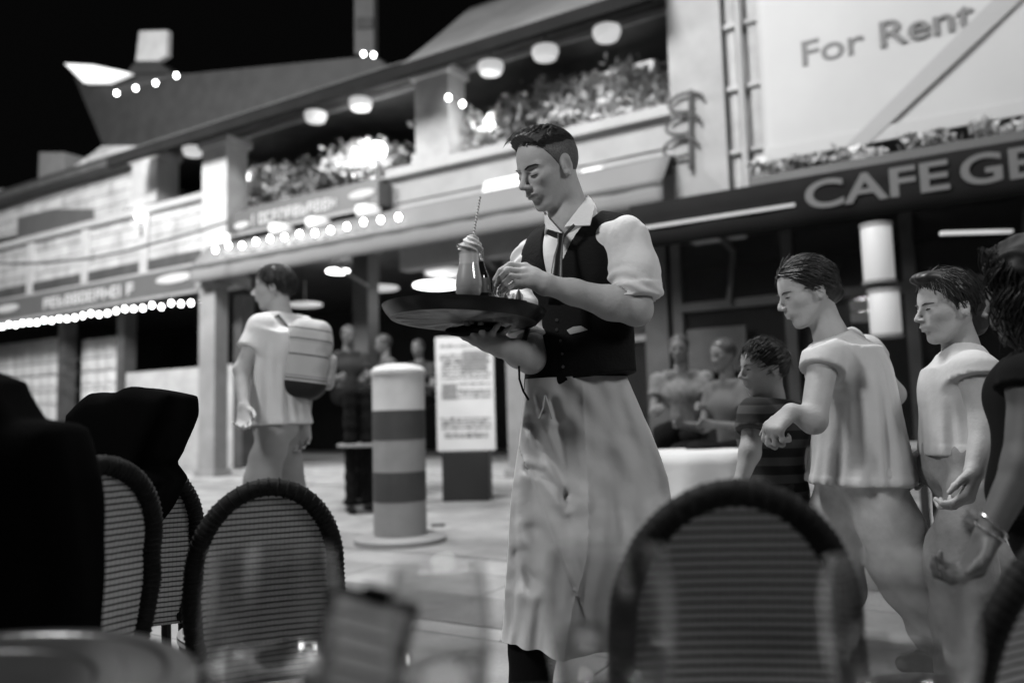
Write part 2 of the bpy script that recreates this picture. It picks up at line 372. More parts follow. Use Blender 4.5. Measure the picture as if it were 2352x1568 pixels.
# pale parapet between shop fronts and terrace
b = MB(); fbox(b, -1.02, 4.6, .35, .6, 4.38, 4.86)
fbox(b, -1.02, 4.6, .2, .45, 3.4, 4.38); fpart('parapet_wall', m_wall, hs, b, bevel=.01)
b = MB(); fbox(b, -1.06, 4.62, .3, .74, 4.86, 5.02); fbox(b, -1.04, 4.62, .3, .64, 4.82, 4.858); fpart('parapet_coping', m_cornice, hs, b, bevel=.02)
b = MB()
for z, t, hh in ((4.36, .62, .05), (4.46, .64, .025), (4.24, .50, .03)): fbox(b, -1.0, 4.58, .3, t, z, z + hh)
fpart('moulding', m_cornice, hs, b, bevel=.012)
b = MB(); fbox(b, -17, -5.32, .1, .5, 4.0, 5.35); fpart('parapet_wall', m_siding, hs, b, bevel=.015)
b = MB(); fbox(b, -17, -5.3, .1, .62, 5.35, 5.5); fbox(b, -17, -5.3, .1, .6, 4.05, 4.13); fpart('parapet_coping', m_cornice, hs, b, bevel=.02)
for s in (-14.4, -12.1, -9.9, -7.8): b = MB(); fbox(b, s, s + .28, .1, .56, 4.14, 5.34); fpart('pilaster', m_wall2, hs, b, bevel=.02)
b = MB(); fbox(b, -5.3, -1.04, .15, .45, 4.3, 4.93); fpart('parapet_wall', m_dark2, hs, b)
b = MB(); fbox(b, -5.28, -1.04, .15, .55, 4.934, 5.0); fpart('parapet_coping', m_fascia, hs, b, bevel=.01)
# columns
def column(s0, s1, t0, t1, z0, z1, m, cap=True):
    b = MB(); fbox(b, s0, s1, t0, t1, z0, z1)
    if cap: fbox(b, s0 - .06, s1 + .06, t0 - .05, t1 + .05, z1 - .16, z1 - .01); fbox(b, s0 - .05, s1 + .05, t0 - .05, t1 + .05, z0 + .01, z0 + .2)
    return fpart('column', m, hs, b, bevel=.015)
column(-8.0, -7.15, .1, .62, 5.5, 6.62, m_wall); column(-5.32, -4.62, .46, .95, 3.5, 6.3, m_wall2); column(-4.98, -4.55, .95, 1.25, .0, 3.6, m_pole)
column(-.55, .12, .1, .58, 5.02, 6.6, m_wall2); column(-2.45, -2.1, -.3, 0.0, .14, 4.1, m_dark2); column(3.0, 3.35, -.3, 0, .1, 4.1, m_dark2)
column(3.85, 4.55, .2, .95, 3.2, 7.6, m_wall, cap=False); column(.75, 1.15, -.2, .1, .0, 3.6, m_pole)
b = MB(); fbox(b, 4.56, 5.1, .2, .8, 3.3, 7.6); fbox(b, 4.62, 4.7, .8, .88, 3.3, 7.6); fbox(b, 4.86, 4.98, .8, .9, 3.3, 7.6)
for z in (4.1, 4.9, 5.7): fbox(b, 4.58, 5.08, .8, .95, z, z + .06)
fpart('pilaster', m_wall2, hs, b, bevel=.012)
b = MB(); b.tube([(4.78, -1.0, 3.4), (4.78, -1.0, 7.5)], .045, 12); fpart('downpipe', m_wall, hs, b, smooth=True)
# iron bracket lantern arm on the pale pilaster
b = MB()
for k in range(3):
    c = 3.98 + .05 * k; b.tube([(c + .22 * math.cos(a), -1.02, 4.3 + .28 * k + .12 * math.sin(a)) for a in np.linspace(0, 5.2, 16)], .022, 8)
b.tube([(4.1, -1.02, 4.0), (4.15, -1.02, 5.0)], .03, 8); fpart('iron_scrollwork', m_dark2, hs, b, smooth=True)
# upper wall / roof over terrace
b = MB(); fbox(b, -17, 13.7, -6.9, .3, 6.76, 7.0); fpart('roof_edge', m_dim, hs, b)
# terrace canopy: sloping cloth, valance under it
ca = empty('terrace_canopy', None, 'long grey canvas canopy sloping over the upstairs terrace', 'awning', mat=FM)
b = MB(); n = 60
def canopy(s0, s1, t0, z0, t1, z1, sag=.05, n=40, rows=7, rib=1.0):
    G = []
    for j in range(rows + 1):
        v = j / rows; row = []
        for i in range(n + 1):
            s = s0 + (s1 - s0) * i / n; row.append((s, -(t0 + (t1 - t0) * v), z0 + (z1 - z0) * v - sag * math.sin(math.pi * v) * (.4 + .6 * abs(math.sin(s * rib)))))
        G.append(row)
    return G
b.grid(canopy(-.02, 3.9, 1.55, 6.22, -.3, 7.9)); fpart('cloth', m_canvas, ca, b, smooth=True, solid=.02)
b = MB(); b.grid(canopy(-7.3, -.06, 1.55, 6.26, -.1, 7.15)); fpart('cloth', m_canvas, ca, b, smooth=True, solid=.02)
b = MB(); fbox(b, -7.3, 3.9, 1.5, 1.6, 6.02, 6.2); fpart('valance', m_black_canvas, ca, b)
b = MB(); fbox(b, -7.3, 3.9, 1.45, 1.5, 6.2, 6.28); fbox(b, -7.3, 3.9, .9, .96, 6.52, 6.6); fbox(b, -7.3, 3.9, .2, .26, 6.5, 6.6); fpart('rail', m_pole, ca, b, bevel=.01)
b = MB()
for s in np.arange(-6.8, 3.9, 1.07): b.tube([(s, -1.5, 6.2), (s, .2, 6.9)], .03, 8)
fpart('rafter', m_dark2, ca, b, smooth=True)

# far-left house top (roof, dormer, chimneys) beyond the terrace
rf = empty('gabled_rooftop', None, 'dim sloping rooftop with a lit chimney against the black sky', 'roof', mat=FM)
def tri(pxs, t, vec, name, m, parent, bev=0.0):
    b = MB(); b.prism([(fpt(x, y, t)[0], -t, fpt(x, y, t)[1]) for x, y in pxs], vec); return fpart(name, m, parent, b, bevel=bev)
tri([(160, 152), (290, 168), (430, 170), (860, 128), (900, 160), (300, 350), (235, 330)], -.6, (0, 1.5, 0), 'roof_slope', m_dim, rf)
tri([(320, 72), (384, 70), (382, 128), (362, 140), (312, 140)], -.4, (0, .12, 0), 'chimney', M('lit_chimney', .34, .8, vary=.1), rf)
tri([(148, 146), (215, 150), (298, 168), (245, 190), (192, 190)], -.3, (0, .12, 0), 'lit_dormer_face', m_glow_w, rf)  # emission stands in for light falling on the pale dormer
tri([(312, 141), (362, 141), (395, 168), (290, 168)], -.5, (0, .3, 0), 'chimney_base', m_dim, rf)
rf2 = empty('square_chimney', None, 'tall dim square chimney rising above the canopy ridge', 'chimney', mat=FM)
tri([(814, -30), (858, -30), (858, 122), (814, 124)], -.8, (0, .12, 0), 'stack', M('dim_stack', .05, .8), rf2)
tri([(818, 40), (856, 40), (856, 64), (818, 66)], -.75, (0, .02, 0), 'brick_band', m_dim, rf2)
rf3 = empty('stepped_parapet_house', None, 'pale parapeted house at the far left edge with a short chimney', 'house', mat=FM)
tri([(-60, 436), (60, 432), (130, 412), (235, 335), (312, 335), (322, 480), (-60, 560)], .12, (0, .4, 0), 'wall', m_siding, rf3)
tri([(90, 350), (148, 350), (150, 410), (160, 425), (75, 428), (88, 408)], .0, (0, .5, 0), 'chimney', M('dim_stack2', .12, .8), rf3)
tri([(-60, 452), (60, 448), (150, 430), (200, 408), (205, 420), (150, 446), (60, 466), (-60, 472)], .16, (0, .1, 0), 'cornice', m_cornice, rf3)
tri([(40, 500), (120, 480), (215, 480), (215, 560), (130, 590), (40, 560)], .135, (0, .05, 0), 'shutter', m_fascia, rf3)

# hanging lamps on the terrace ceiling
def pendant(mat4, label, group, rad=.19, m=m_glow_d, z=0.0):
    r = empty('pendant_lamp', None, label, 'lamp', group, mat=mat4)
    b = MB(); b.lathe([(.02, .0), (rad, .0), (rad * 1.05, -.06), (rad * .85, -.15), (rad * .5, -.17)], 24); b.build('lamp_shade', m, r, world=mat4, smooth=True)
    b = MB(); b.lathe([(.05, .02), (.06, .05), (.012, .07), (.012, .3)], 12); b.build('stem', m_dark2, r, world=mat4, smooth=True); return r
names = ['nearest the pale pilaster', 'second from the pale pilaster', 'just right of the middle column', 'just left of the middle column', 'second left of the middle column', 'by the far left column']
for (x, y), nm in zip([(1393, 66), (1252, 112), (1127, 147), (828, 230), (725, 260), (443, 340)], names):
    s, z = fpt(x, y, .6); pendant(Matrix.Translation(Vector(W(s, .6, z))), 'round glass ceiling lamp over the terrace, ' + nm, 'ceiling lamps over the terrace')
for (x, y), nm in zip([(845, 476), (730, 504), (645, 518)], ['right of the three', 'middle of the three', 'left of the three']):
    s, z = fpt(x, y, .9); pendant(Matrix.Translation(Vector(W(s, .9, z))), 'dim drum lamp under the middle dark fascia, ' + nm, 'drum lamps under the middle fascia', rad=.2)

# fascia sign boards with unreadable pale lettering (built as strokes)
def strokes(mb, s0, s1, z0, z1, t, n, th=.012, dz=0.0):
    r = random.Random(int((s0 + 50) * 100)); cw = (s1 - s0) / n; h = z1 - z0
    for i in range(n):
        a = s0 + i * cw + cw * .1; c = s0 + (i + 1) * cw - cw * .1; q = cw * .2; zz = dz * (i / n)
        fbox(mb, a, a + q, t, t + th, z0 + zz, z1 + zz)
        for lv in (0, .5, 1):
            if r.random() < .7: fbox(mb, a + q, c - q * .2, t, t + th, z0 + zz + (h - .2 * h) * lv, z0 + zz + (h - .2 * h) * lv + .2 * h)
        if r.random() < .45: fbox(mb, c - q * .9, c, t, t + th, z0 + zz + .2 * h, z0 + zz + .8 * h)
def oval(mb, s, z, rs, rz, t):
    mb.prism([(s + rs * math.cos(a), -t, z + rz * math.sin(a)) for a in np.linspace(0, 2 * math.pi, 28, endpoint=False)], (0, -.02, 0))
def fascia(s0, s1, z0, z1, label, txt, ovals, t=.9):
    r = empty('fascia_sign', None, label, 'sign', mat=FM)
    b = MB(); fbox(b, s0, s1, .55, t, z0, z1); fpart('board', m_fascia, r, b, bevel=.01)
    b = MB(); fbox(b, s0, s1, t - .02, t + .03, z0 - .06, z0 - .004); fpart('lower_trim', m_pole, r, b)
    b = MB(); strokes(b, txt[0], txt[1], txt[2], txt[3], t + .002, 12); fpart('lettering', m_letter, r, b)
    for q in ovals:
        b = MB(); oval(b, *q, t + .002); fpart('oval_plaque', m_letter, r, b)
fascia(-16.5, -5.35, 3.52, 3.99, 'dark sign board with one long line of pale letters on the far left shop', (-10.7, -7.4, 3.62, 3.86), [(-6.15, 3.8, .55, .09), (-12.2, 3.78, .5, .09)])
fascia(-4.5, -1.06, 4.42, 4.82, 'dark sign board with pale letters above the light grey awning', (-4.0, -1.95, 4.5, 4.7), [(-1.4, 4.64, .28, .07), (-4.25, 4.55, .2, .06)])

# light grey awning over the middle shop
aw = empty('light_awning', None, 'light grey awning with faint pale lettering over the middle shop', 'awning', mat=FM)
b = MB(); b.grid(canopy(-4.9, 3.9, 1.5, 3.78, 1.16, 4.17, sag=.004, rib=.2, rows=10)); fpart('cloth', m_canvas2, aw, b, smooth=True, solid=.012)
b = MB(); fbox(b, -4.9, 3.9, .5, 1.155, 4.15, 4.185); fpart('awning_hood', m_fascia, aw, b)
b = MB(); G = [[(s, -(1.51 + .006 * math.sin(s * 9)), z) for s in np.linspace(-4.9, 3.9, 90)] for z in (3.72, 3.66, 3.6, 3.48)]; b.grid(G); fpart('valance', m_canvas2, aw, b, smooth=True, solid=.012)
b = MB(); fbox(b, -4.9, 3.9, 1.48, 1.535, 3.72, 3.775); fpart('front_rail', m_dark2, aw, b)
# lettering lies on the sloping cloth
b = MB()
strokes(b, -4.2, -1.2, 3.86, 4.05, 0, 13); me = b.mesh('lettering')
for v in me.vertices: v.co = Vector((v.co.x, v.co.y - (1.5 - .34 * (v.co.z - 3.78) / .39) - .009, v.co.z))
link('lettering', me, m_letter, aw, FM)
for s in (-4.4, -2, .6, 3.2): b = MB(); b.tube([(s, -.1, 3.3), (s, -1.48, 3.7)], .025, 8); fpart('folding_arm', m_pole, aw, b, smooth=True)

# dark CAFE awning
da = empty('dark_awning', None, 'black awning with the word CAFE in grey capitals over the right shop', 'awning', mat=FM)
b = MB(); b.grid(canopy(3.75, 12, 2.2, 3.32, .6, 3.62, sag=.01, rib=.2)); fpart('cloth', m_black_canvas, da, b, smooth=True, solid=.015)
b = MB(); b.grid([[(s, -(2.205 + .008 * math.sin(s * 7)), z) for s in np.linspace(3.75, 12, 80)] for z in (3.32, 3.16, 3.0, 2.82)]); fpart('valance', m_black_canvas, da, b, smooth=True, solid=.015)
def text_mesh(txt, size, ext=.006, bold=0.0):
    c = bpy.data.curves.new('t', 'FONT'); c.body = txt; c.size = size; c.extrude = ext; c.offset = bold; c.resolution_u = 6
    o = bpy.data.objects.new('t', c); COL.objects.link(o); bpy.context.view_layer.update()
    me = bpy.data.meshes.new_from_object(o.evaluated_get(bpy.context.evaluated_depsgraph_get())); bpy.data.objects.remove(o); return me
def text_on(name, txt, s0, s1, z0, h, t, m, parent, bold=0.0, rise=0.0):
    me = text_mesh(txt, 1.0, .006, bold); xs = [v.co.x for v in me.vertices]; ys = [v.co.y for v in me.vertices]
    x0, x1 = min(xs), max(xs); y1 = max(ys); y0 = min(ys)
    for v in me.vertices:
        v.co = Vector((s0 + (v.co.x - x0) / (x1 - x0) * (s1 - s0), -t - v.co.z, z0 + (v.co.y - y0) / (y1 - y0) * h + rise * (v.co.x - x0) / (x1 - x0)))
    return link(name, me, m, parent, FM)
text_on('lettering', 'CAFE', 5.65, 6.93, 2.97, .29, 2.222, m_letter2, da, .02)
text_on('lettering', 'GE', 7.02, 7.62, 2.97, .29, 2.222, m_letter2, da, .02)
b = MB(); fbox(b, 3.8, 5.55, 2.222, 2.234, 3.03, 3.065); fpart('pale_stripe', m_letter, da, b)
for s in (4.3, 7.6, 10.6): b = MB(); b.tube([(s - .1, .02, 2.4), (s, .0, 3.1), (s + .15, -2.15, 3.28)], .04, 8); fpart('folding_arm', m_dark2, da, b, smooth=True)
# white banner
bn = empty('rental_banner', None, 'big white banner reading For Rent above the black awning', 'banner', mat=FM)
b = MB(); b.grid([[(s, -(1.0 + .012 * math.sin(s * 3) * math.sin(z * 2.2)), z) for s in np.linspace(5.0, 12, 60)] for z in np.linspace(3.95, 6.6, 22)]); fpart('sheet', m_white, bn, b, smooth=True, solid=.01)
text_on('lettering', 'For Rent', 5.5, 7.25, 4.96, .30, 1.02, m_ink, bn, .012)
b = MB(); b.prism([(*[fpt(x, y, 1.05)[0]], -1.035, fpt(x, y, 1.05)[1]) for x, y in [(1930, 348), (1995, 330), (2368, -20), (2300, -20)]], (0, -.02, 0)); fpart('strut_shadow_band', m_banner_shadow, bn, b)  # strip coloured as the shadow of a strut across the banner
b = MB(); fbox(b, 5.0, 12, 1.0, 1.045, 3.9, 4.07); fpart('hem', m_white, bn, b, bevel=.01)
b = MB(); fbox(b, 4.96, 12, .6, 1.06, 6.6, 6.75); fpart('top_rail', m_fascia, bn, b)

# leafy plants ------------------------------------------------------------
def foliage(c, rad, n, size, seed, flat=.0):
    r = np.random.RandomState(seed); V = []; F = []
    cl = r.randn(max(4, n // 60), 3); cl /= np.linalg.norm(cl, axis=1)[:, None]; cl *= (r.rand(len(cl), 1) ** .5) * .85
    for i in range(n):
        k = cl[r.randint(len(cl))]; q = k + r.randn(3) * .2; p = np.array(c) + q * np.array(rad)
        a = r.randn(3); a /= np.linalg.norm(a); bb = np.cross(a, r.randn(3)); bb /= np.linalg.norm(bb); s = size * (.5 + r.rand())
        j = len(V); V += [p - a * s, p + bb * s * .45 + a * s * .1, p + a * s, p - bb * s * .45 + a * s * .1]; F.append((j, j + 1, j + 2, j + 3))
    return V, F
def shrub(name, s, t, z, rad, n, size, seed, m, label, group, cat='plant', pot=True):
    base = W(s, t, z - rad[2] * .9)
    r = empty(name, base, label, cat, group)
    V, F = foliage(W(s, t, z), rad, n, size, seed); b = MB(); b.add(V, F); me = b.mesh('foliage'); link('foliage', me, m, r)
    b = MB()
    for k in range(6):
        a = rng.rand() * 6.28; b.tube([base - [0, 0, .12], base + [.1 * math.cos(a), .1 * math.sin(a), rad[2] * .5], W(s, t, z) + np.array([math.cos(a), math.sin(a), .4]) * np.array(rad) * .5], [.014, .01, .004], 5)
    b.build('stem', m_dark2, r)
    if pot:
        b = MB(); b.lathe([(.10, 0), (.14, .2), (.15, .2), (.15, .22), (.12, .22)], 20, c=base - [0, 0, .26]); b.build('pot', m_fascia, r, smooth=True)
pl = [(370, 400, .75, m_leaf2, 'behind the far left column'), (600, 440, .8, m_leaf2, 'beside the bright globe lamp'), (720, 405, .8, m_leaf, 'between two globe lamps'),
      (850, 345, .8, m_leaf2, 'left of the middle column, topped with pale blooms'), (1065, 330, .75, m_leaf2, 'right of the middle column'), (1190, 280, .8, m_leaf, 'above the waiter head'),
      (1290, 250, .75, m_leaf, 'third from the pale pilaster'), (1380, 230, .7, m_leaf2, 'second from the pale pilaster'), (1480, 190, .75, m_leaf2, 'touching the pale pilaster')]
for i, (x, y, rs, m, lb) in enumerate(pl):
    s, z = fpt(x, y, .05); rz = .42 if i > 3 else .38
    shrub('terrace_shrub', s, .05, 5.05 + rz * .8 + .12, (rs * .95, .28, rz * 1.25), 1700, .07, 20 + i, m, 'leafy terrace shrub, ' + lb, 'potted shrubs along the terrace parapet')
# plants over the dark awning
TPL = ['over the black awning, against the pale pilaster', 'over the black awning, second from the pale pilaster', 'over the awning where its pale stripe ends', 'directly above the letter C of the awning', 'above the letter A of the awning', 'above the letter F of the awning', 'above the first letter E of the awning', 'above the letter G of the awning', 'above the last letter of the awning at the photo edge']
for i, s in enumerate(np.arange(5.15, 8.2, .36)):
    shrub('trailing_plant', s, 1.55, 3.67, (.24, .12, .12), 260, .045, 60 + i, m_leaf if i % 3 else m_leaf2, 'low trailing plant ' + TPL[i], 'trailing plants over the black awning', pot=False)
b = MB(); fbox(b, 5.0, 11.5, 1.4, 1.7, 3.46, 3.56); o = b.build('planter_trough', m_fascia, world=FM); tag(o, 'long grey planter trough on top of the black awning', 'planter')

# globe lamps among the shrubs and wall lamps
def globe(x, y, t, rad, label, m=m_glow, watts=25, group='glowing lamps on the terrace'):
    s, z = fpt(x, y, t); c = W(s, t, z); r = empty('globe_lamp', c - [0, 0, rad + .3], label, 'lamp', group)
    b = MB(); b.lathe([(rad * math.sin(a) + .001, -rad * math.cos(a)) for a in np.linspace(.1, 3.05, 14)], 20, c=c); b.build('globe', m, r, smooth=True)
    b = MB(); b.tube([c - [0, 0, rad + .32], c - [0, 0, rad * .95]], .025, 8); b.build('post', m_dark2, r)
    l = bpy.data.lights.new('globe_glow', 'POINT'); l.energy = watts; l.shadow_soft_size = rad; lo = bpy.data.objects.new('globe_glow', l); COL.objects.link(lo); lo.location = c + FN * (rad + .12)
globe(550, 412, .30, .20, 'largest and brightest white globe lamp between two left columns', watts=90)
globe(868, 345, .30, .14, 'white globe lamp just left of the middle column', watts=60)
globe(375, 395, .30, .13, 'white globe lamp behind the far left column', watts=50)
globe(325, 495, .58, .12, 'small white globe lamp on the far left parapet', watts=6)
globe(1440, 232, -.2, .17, 'white globe lamp beside the pale pilaster', watts=90, m=M('soft_globe', .8, .5, emit=.8, vary=0))
globe(1130, 285, .25, .05, 'tiny bright globe lamp right of the middle column', watts=26)
b = MB(); s0, z0 = fpt(1340, 285, -.6); s1, z1 = fpt(1500, 190, -.6); fbox(b, s0, s1, -.66, -.6, z0 + .1, z0 + .75); o = b.build('lit_menu_panel', m_glow_w, world=FM); tag(o, 'softly lit pale panel behind the terrace shrubs near the pilaster', 'panel')
for (xa, xb, ya, yb, lb) in ((1104, 1212, 402, 456, 'wide bright wall lamp left of the waiter face'), (1330, 1388, 385, 432, 'narrow bright wall lamp right of the waiter neck')):
    s0, z0 = fpt(xa, yb, .7); s1, z1 = fpt(xb, ya, .7); r = empty('wall_lamp', W((s0 + s1) / 2, .7, z0), lb, 'lamp')
    b = MB(); zc = (z0 + z1) / 2; w_ = (s1 - s0) / 2; sc = (s0 + s1) / 2
    b.prism([(sc - w_ * 1.0, -.58, zc - .16), (sc + w_ * 1.0, -.58, zc - .16), (sc + w_ * .85, -.58, zc + .14), (sc - w_ * .8, -.58, zc + .14)], (0, -.16, 0)); b.build('lamp_shade', M('bright_wall_lamp', .8, .5, emit=.35, vary=0), r, world=FM, bevel=.05)
    b = MB(); fbox(b, sc - .06, sc + .06, .5, .58, zc - .06, zc + .06); b.build('bracket', m_pole, r, world=FM)
# string lights: every bulb is a part of its string
def string(pts, n, label, r_=.036, sag=.04):
    a, c = np.array(pts[0]), np.array(pts[1]); r = empty('string_lights', a, label, 'string lights')
    P_ = [a + (c - a) * k / (n - 1) + np.array([0, 0, random.uniform(-.03, .03)]) for k in range(n)]
    b = MB(); b.tube([p + [0, 0, .05] for p in P_], .006, 5); b.build('wire', m_dark2, r)
    for p in P_:
        b = MB(); b.lathe([(r_ * math.sin(q) + .001, -r_ * 1.3 * math.cos(q)) for q in np.linspace(.1, 3.05, 8)], 10, c=p); b.build('bulb', m_glow_s, r, smooth=True)
def fs(x, y, t): s, z = fpt(x, y, t); return W(s, t, z)
string((fs(-10, 750, 1.0), fs(462, 690, 1.0)), 26, 'string of bright bulbs under the far left sign board')
string((fs(495, 572, 1.55), fs(915, 497, 1.55)), 13, 'string of bright bulbs above the light grey awning')
string((fs(268, 215, 1.6), fs(405, 176, 1.6)), 4, 'short string of four bulbs high on the dim roof', r_=.035)
string((fs(1030, 226, .7), fs(1062, 237, .7)), 2, 'pair of tiny bulbs hanging right of the middle column')
string((fs(835, 125, 1.65), fs(858, 127, 1.65)), 2, 'pair of bulbs at the canopy corner', r_=.03)
# overhead cable
b = MB(); pts = [fs(-30, 606, 3.5), fs(100, 604, 3.5), fs(200, 594, 3.3), fs(300, 574, 3.0), fs(460, 530, 2.0), fs(520, 510, .95)]
b.tube(pts, .022, 6); o = b.build('overhead_cable', M('rubber_cable', .01, .6, vary=0)); tag(o, 'thin black cable sagging across the far left wall', 'cable')
b = MB(); s, z = fpt(505, 549, .95); fbox(b, s - .2, s + .2, .9, 1.0, z - .07, z + .07); o = b.build('led_display', M('led_white', .7, .5, emit=2.0, vary=0), world=FM); tag(o, 'small bright rectangular sign lamp at the left end of the middle fascia', 'lamp')

# ground floor shop front, far left: curtains, mullions, counter
sf = empty('left_shopfront', None, 'far left shop window with pale pleated curtains between dark posts', 'shopfront', mat=FM)
def pleats(s0, s1, z0, z1, t, name='curtain'):
    b = MB(); ss_ = np.linspace(s0, s1, 60); b.grid([[(s, -(t + .035 * math.sin(s * 16) + .02 * math.sin(s * 7.3)), z) for s in ss_] for z in np.linspace(z0, z1, 8)]); fpart(name, m_curtain, sf, b, smooth=True, solid=.006)
pleats(-16.5, -11.7, 1.0, 3.2, -.3); pleats(-11.2, -9.45, 1.25, 3.05, -.3)
b = MB()
for s in (-11.6, -9.3, -5.5): fbox(b, s, s + .25, -.25, .05, .14, 3.5)
fbox(b, -16.5, -5.3, -.1, 0, 1.0, 1.1); fpart('post', m_dark2, sf, b)
b = MB(); fbox(b, -9.0, -5.55, -.35, .02, .14, 2.15); fpart('counter_front', m_wall2, sf, b, bevel=.01)
for z in (2.55, 2.25, 1.85): 
    b = MB(); b.tube([(-16.5, -.06, z), (-9.4, -.06, z)], .015, 6); fpart('brass_rail', m_dark2, sf, b)
# middle shop: glazed frame and low wall on its right end
mf = empty('right_window_frame', None, 'dark framed shop window with low pale wall behind the waiter', 'shopfront', mat=FM)
b = MB(); fbox(b, 1.2, 3.0, -.2, -.02, .0, .62); fpart('low_wall', m_wall2, mf, b, bevel=.01)
b = MB(); fbox(b, 1.16, 3.0, -.2, .05, .622, .70); fpart('sill', m_cornice, mf, b, bevel=.01)
b = MB()
for s in (1.16, 1.72, 2.4): fbox(b, s, s + .08, -.15, -.05, .7, 3.2)
fbox(b, 1.16, 3.0, -.16, -.04, 2.0, 2.08); fpart('frame', m_pole, mf, b)
b = MB(); fbox(b, 1.2, 3.0, -.105, -.095, .7, 3.2); fpart('pane', m_pane, mf, b)
b = MB()
for k in range(9): fbox(b, 1.3, 2.3, -.5, -.45, 1.05 + k * .1, 1.09 + k * .1)
fpart('louvre', m_letter, mf, b)

# ceiling discs of the dark ground floor room
def disc(x, y, depth, rad, m, label):
    c = P(x, y, depth); r = empty('ceiling_disc_lamp', c, label, 'lamp', 'flat disc lamps in the dark cafe')
    b = MB(); b.lathe([(rad * .2, .02), (rad, .015), (rad, -.01), (rad * .9, -.02)], 28, c=c); b.build('diffuser', m, r, smooth=False)
    b = MB(); b.tube([c + [0, 0, .02], c + [0, 0, .5]], .02, 6); b.build('stem', m_dark2, r)
    if m is not m_glow_d:
        l = bpy.data.lights.new('disc_glow', 'POINT'); l.energy = 18; l.shadow_soft_size = .2; lo = bpy.data.objects.new('disc_glow', l); COL.objects.link(lo); lo.location = c - [0, 0, .15]
disc(776, 623, 15.5, .22, m_glow, 'small bright disc lamp behind the backpack man head')
disc(1005, 655, 14.0, .42, m_glow, 'largest bright disc lamp seen left of the milkshake glass')
disc(870, 662, 15.0, .38, m_glow_d, 'dim disc lamp above the striped post')
disc(700, 700, 16.0, .35, m_glow_d, 'dim disc lamp low behind the backpack')
disc(1030, 626, 13.2, .40, m_glow_d, 'dim disc lamp just under the light grey awning')
b = MB(); fbox(b, .2, 2.6, -2.5, -2.4, 2.2, 3.2); o = b.build('pale_inner_panel', m_wall2, world=FM); tag(o, 'pale panel inside the cafe behind the milkshake glass', 'panel')

# tube lanterns at right
def tube_lamp(x, y0, y1, d, label):
    a, c = P(x, y0, d), P(x + 6, y1, d); r = empty('tube_lantern', c, label, 'lamp', 'tube lanterns under the black awning')
    h = a[2] - c[2]; b = MB(); b.lathe([(.13, 0), (.14, .02), (.14, h - .02), (.13, h)], 24, c=c); b.build('lamp_glass', m_glow_t, r, smooth=True)
    for z in (-.03, h): 
        b = MB(); b.lathe([(.15, 0), (.15, .03)], 24, c=c + [0, 0, z]); b.build('cap', m_pole, r)
tube_lamp(2014, 522, 645, 7.6, 'upper white tube lantern under the black awning'); tube_lamp(2030, 672, 768, 7.6, 'lower white tube lantern behind the woman in white')
b = MB(); c0 = P(1962, 740, 7.9); 
for k in (0, 1): b = MB(); b.box(c0[0] - .02, c0[0] + .26, c0[1], c0[1] + .02, c0[2] + k * .115, c0[2] + k * .115 + .1); o = b.build('small_notice', m_letter2); tag(o, ('lower', 'upper')[k] + ' of two small pale notices beside the lower tube lantern', 'notice', 'small pale notices')
d0 = P(2240, 536, 7.2); b = MB(); b.box(d0[0] - .3, d0[0] + .35, d0[1], d0[1] + .05, d0[2], d0[2] + .03); o = b.build('strip_light', M('strip_glow', .4, .5, emit=.4, vary=0)); tag(o, 'thin glowing strip light under the black awning at right', 'lamp')
# right shop wall
rs = empty('right_shopfront', None, 'dark timber shopfront with glass panes under the black awning', 'shopfront', mat=FM)
b = MB()
for s in (3.4, 4.9, 6.3, 7.9, 9.6): fbox(b, s, s + .14, -.2, -.05, .1, 3.3)
fbox(b, 3.4, 12, -.2, -.04, 2.35, 2.47); fbox(b, 3.4, 12, -.2, -.03, .1, .5); fpart('frame', m_dark2, rs, b)
b = MB(); fbox(b, 3.5, 12, -.13, -.12, .5, 3.3); fpart('pane', m_pane, rs, b)
b = MB(); fbox(b, 3.6, 4.4, -.04, -.02, 1.5, 2.1); fpart('poster', m_dark2, rs, b); b = MB(); fbox(b, 5.1, 5.6, -.6, -.55, 1.2, 2.3); fpart('poster', m_dark2, rs, b)
b = MB(); fbox(b, 3.2, 13, .03, .28, 0.004, .12); o = b.build('kerb', m_wall2, world=FM, bevel=.012); tag(o, kind='structure')
b = MB(); fbox(b, -17, 3.2, .4, 1.35, 0.004, .08); o = b.build('kerb', m_wall2, world=FM, bevel=.012); tag(o, kind='structure')

# menu totem
tm = empty('menu_totem', P(1075, 1072, 9.6) * [1, 1, 0], 'tall white menu board covered in small print on a black base', 'sign')
c = P(1072, 1072, 9.6); zt = P(1072, 772, 9.6)[2]; zb = P(1072, 1035, 9.6)[2]; hw = .355
Rm = Matrix.Translation(Vector((c[0], c[1], 0))) @ Matrix.Rotation(math.radians(-6), 4, 'Z')
b = MB(); b.box(-hw, hw, 0, .06, zb, zt); b.build('board', M('menu_white', .58, .6, vary=.03), tm, world=Rm, bevel=.01)
b = MB(); b.box(-hw * .85, hw * .75, .0, .3, 0.0, zb - .003); b.build('base', M('black_base', .012, .5), tm, world=Rm, bevel=.01)
rr = random.Random(3); b = MB(); z = zt - .12
while z > zb + .08:
    x = -hw + .05 + rr.random() * .05; dense = rr.random() < .8
    while x < hw - .08:
        l = rr.uniform(.03, .12); 
        if dense: b.box(x, min(x + l, hw - .04), -.006, -.001, z, z + rr.choice([.012, .015, .022]))
        x += l + .02
    z -= rr.choice([.035, .045, .07])
b.build('print', M('menu_print', .17, .6, vary=.1), tm, world=Rm)
b = MB()
for (x0, x1, z0, z1) in ((-.02, .28, .95, 1.2), (-.28, -.1, .62, .8), (.05, .3, 1.5, 1.62)): b.box(x0, x1, -.0055, -.0015, zb + z0, zb + z1)
b.build('picture', M('menu_picture', .25, .5, vary=.3, vscale=12), tm, world=Rm)

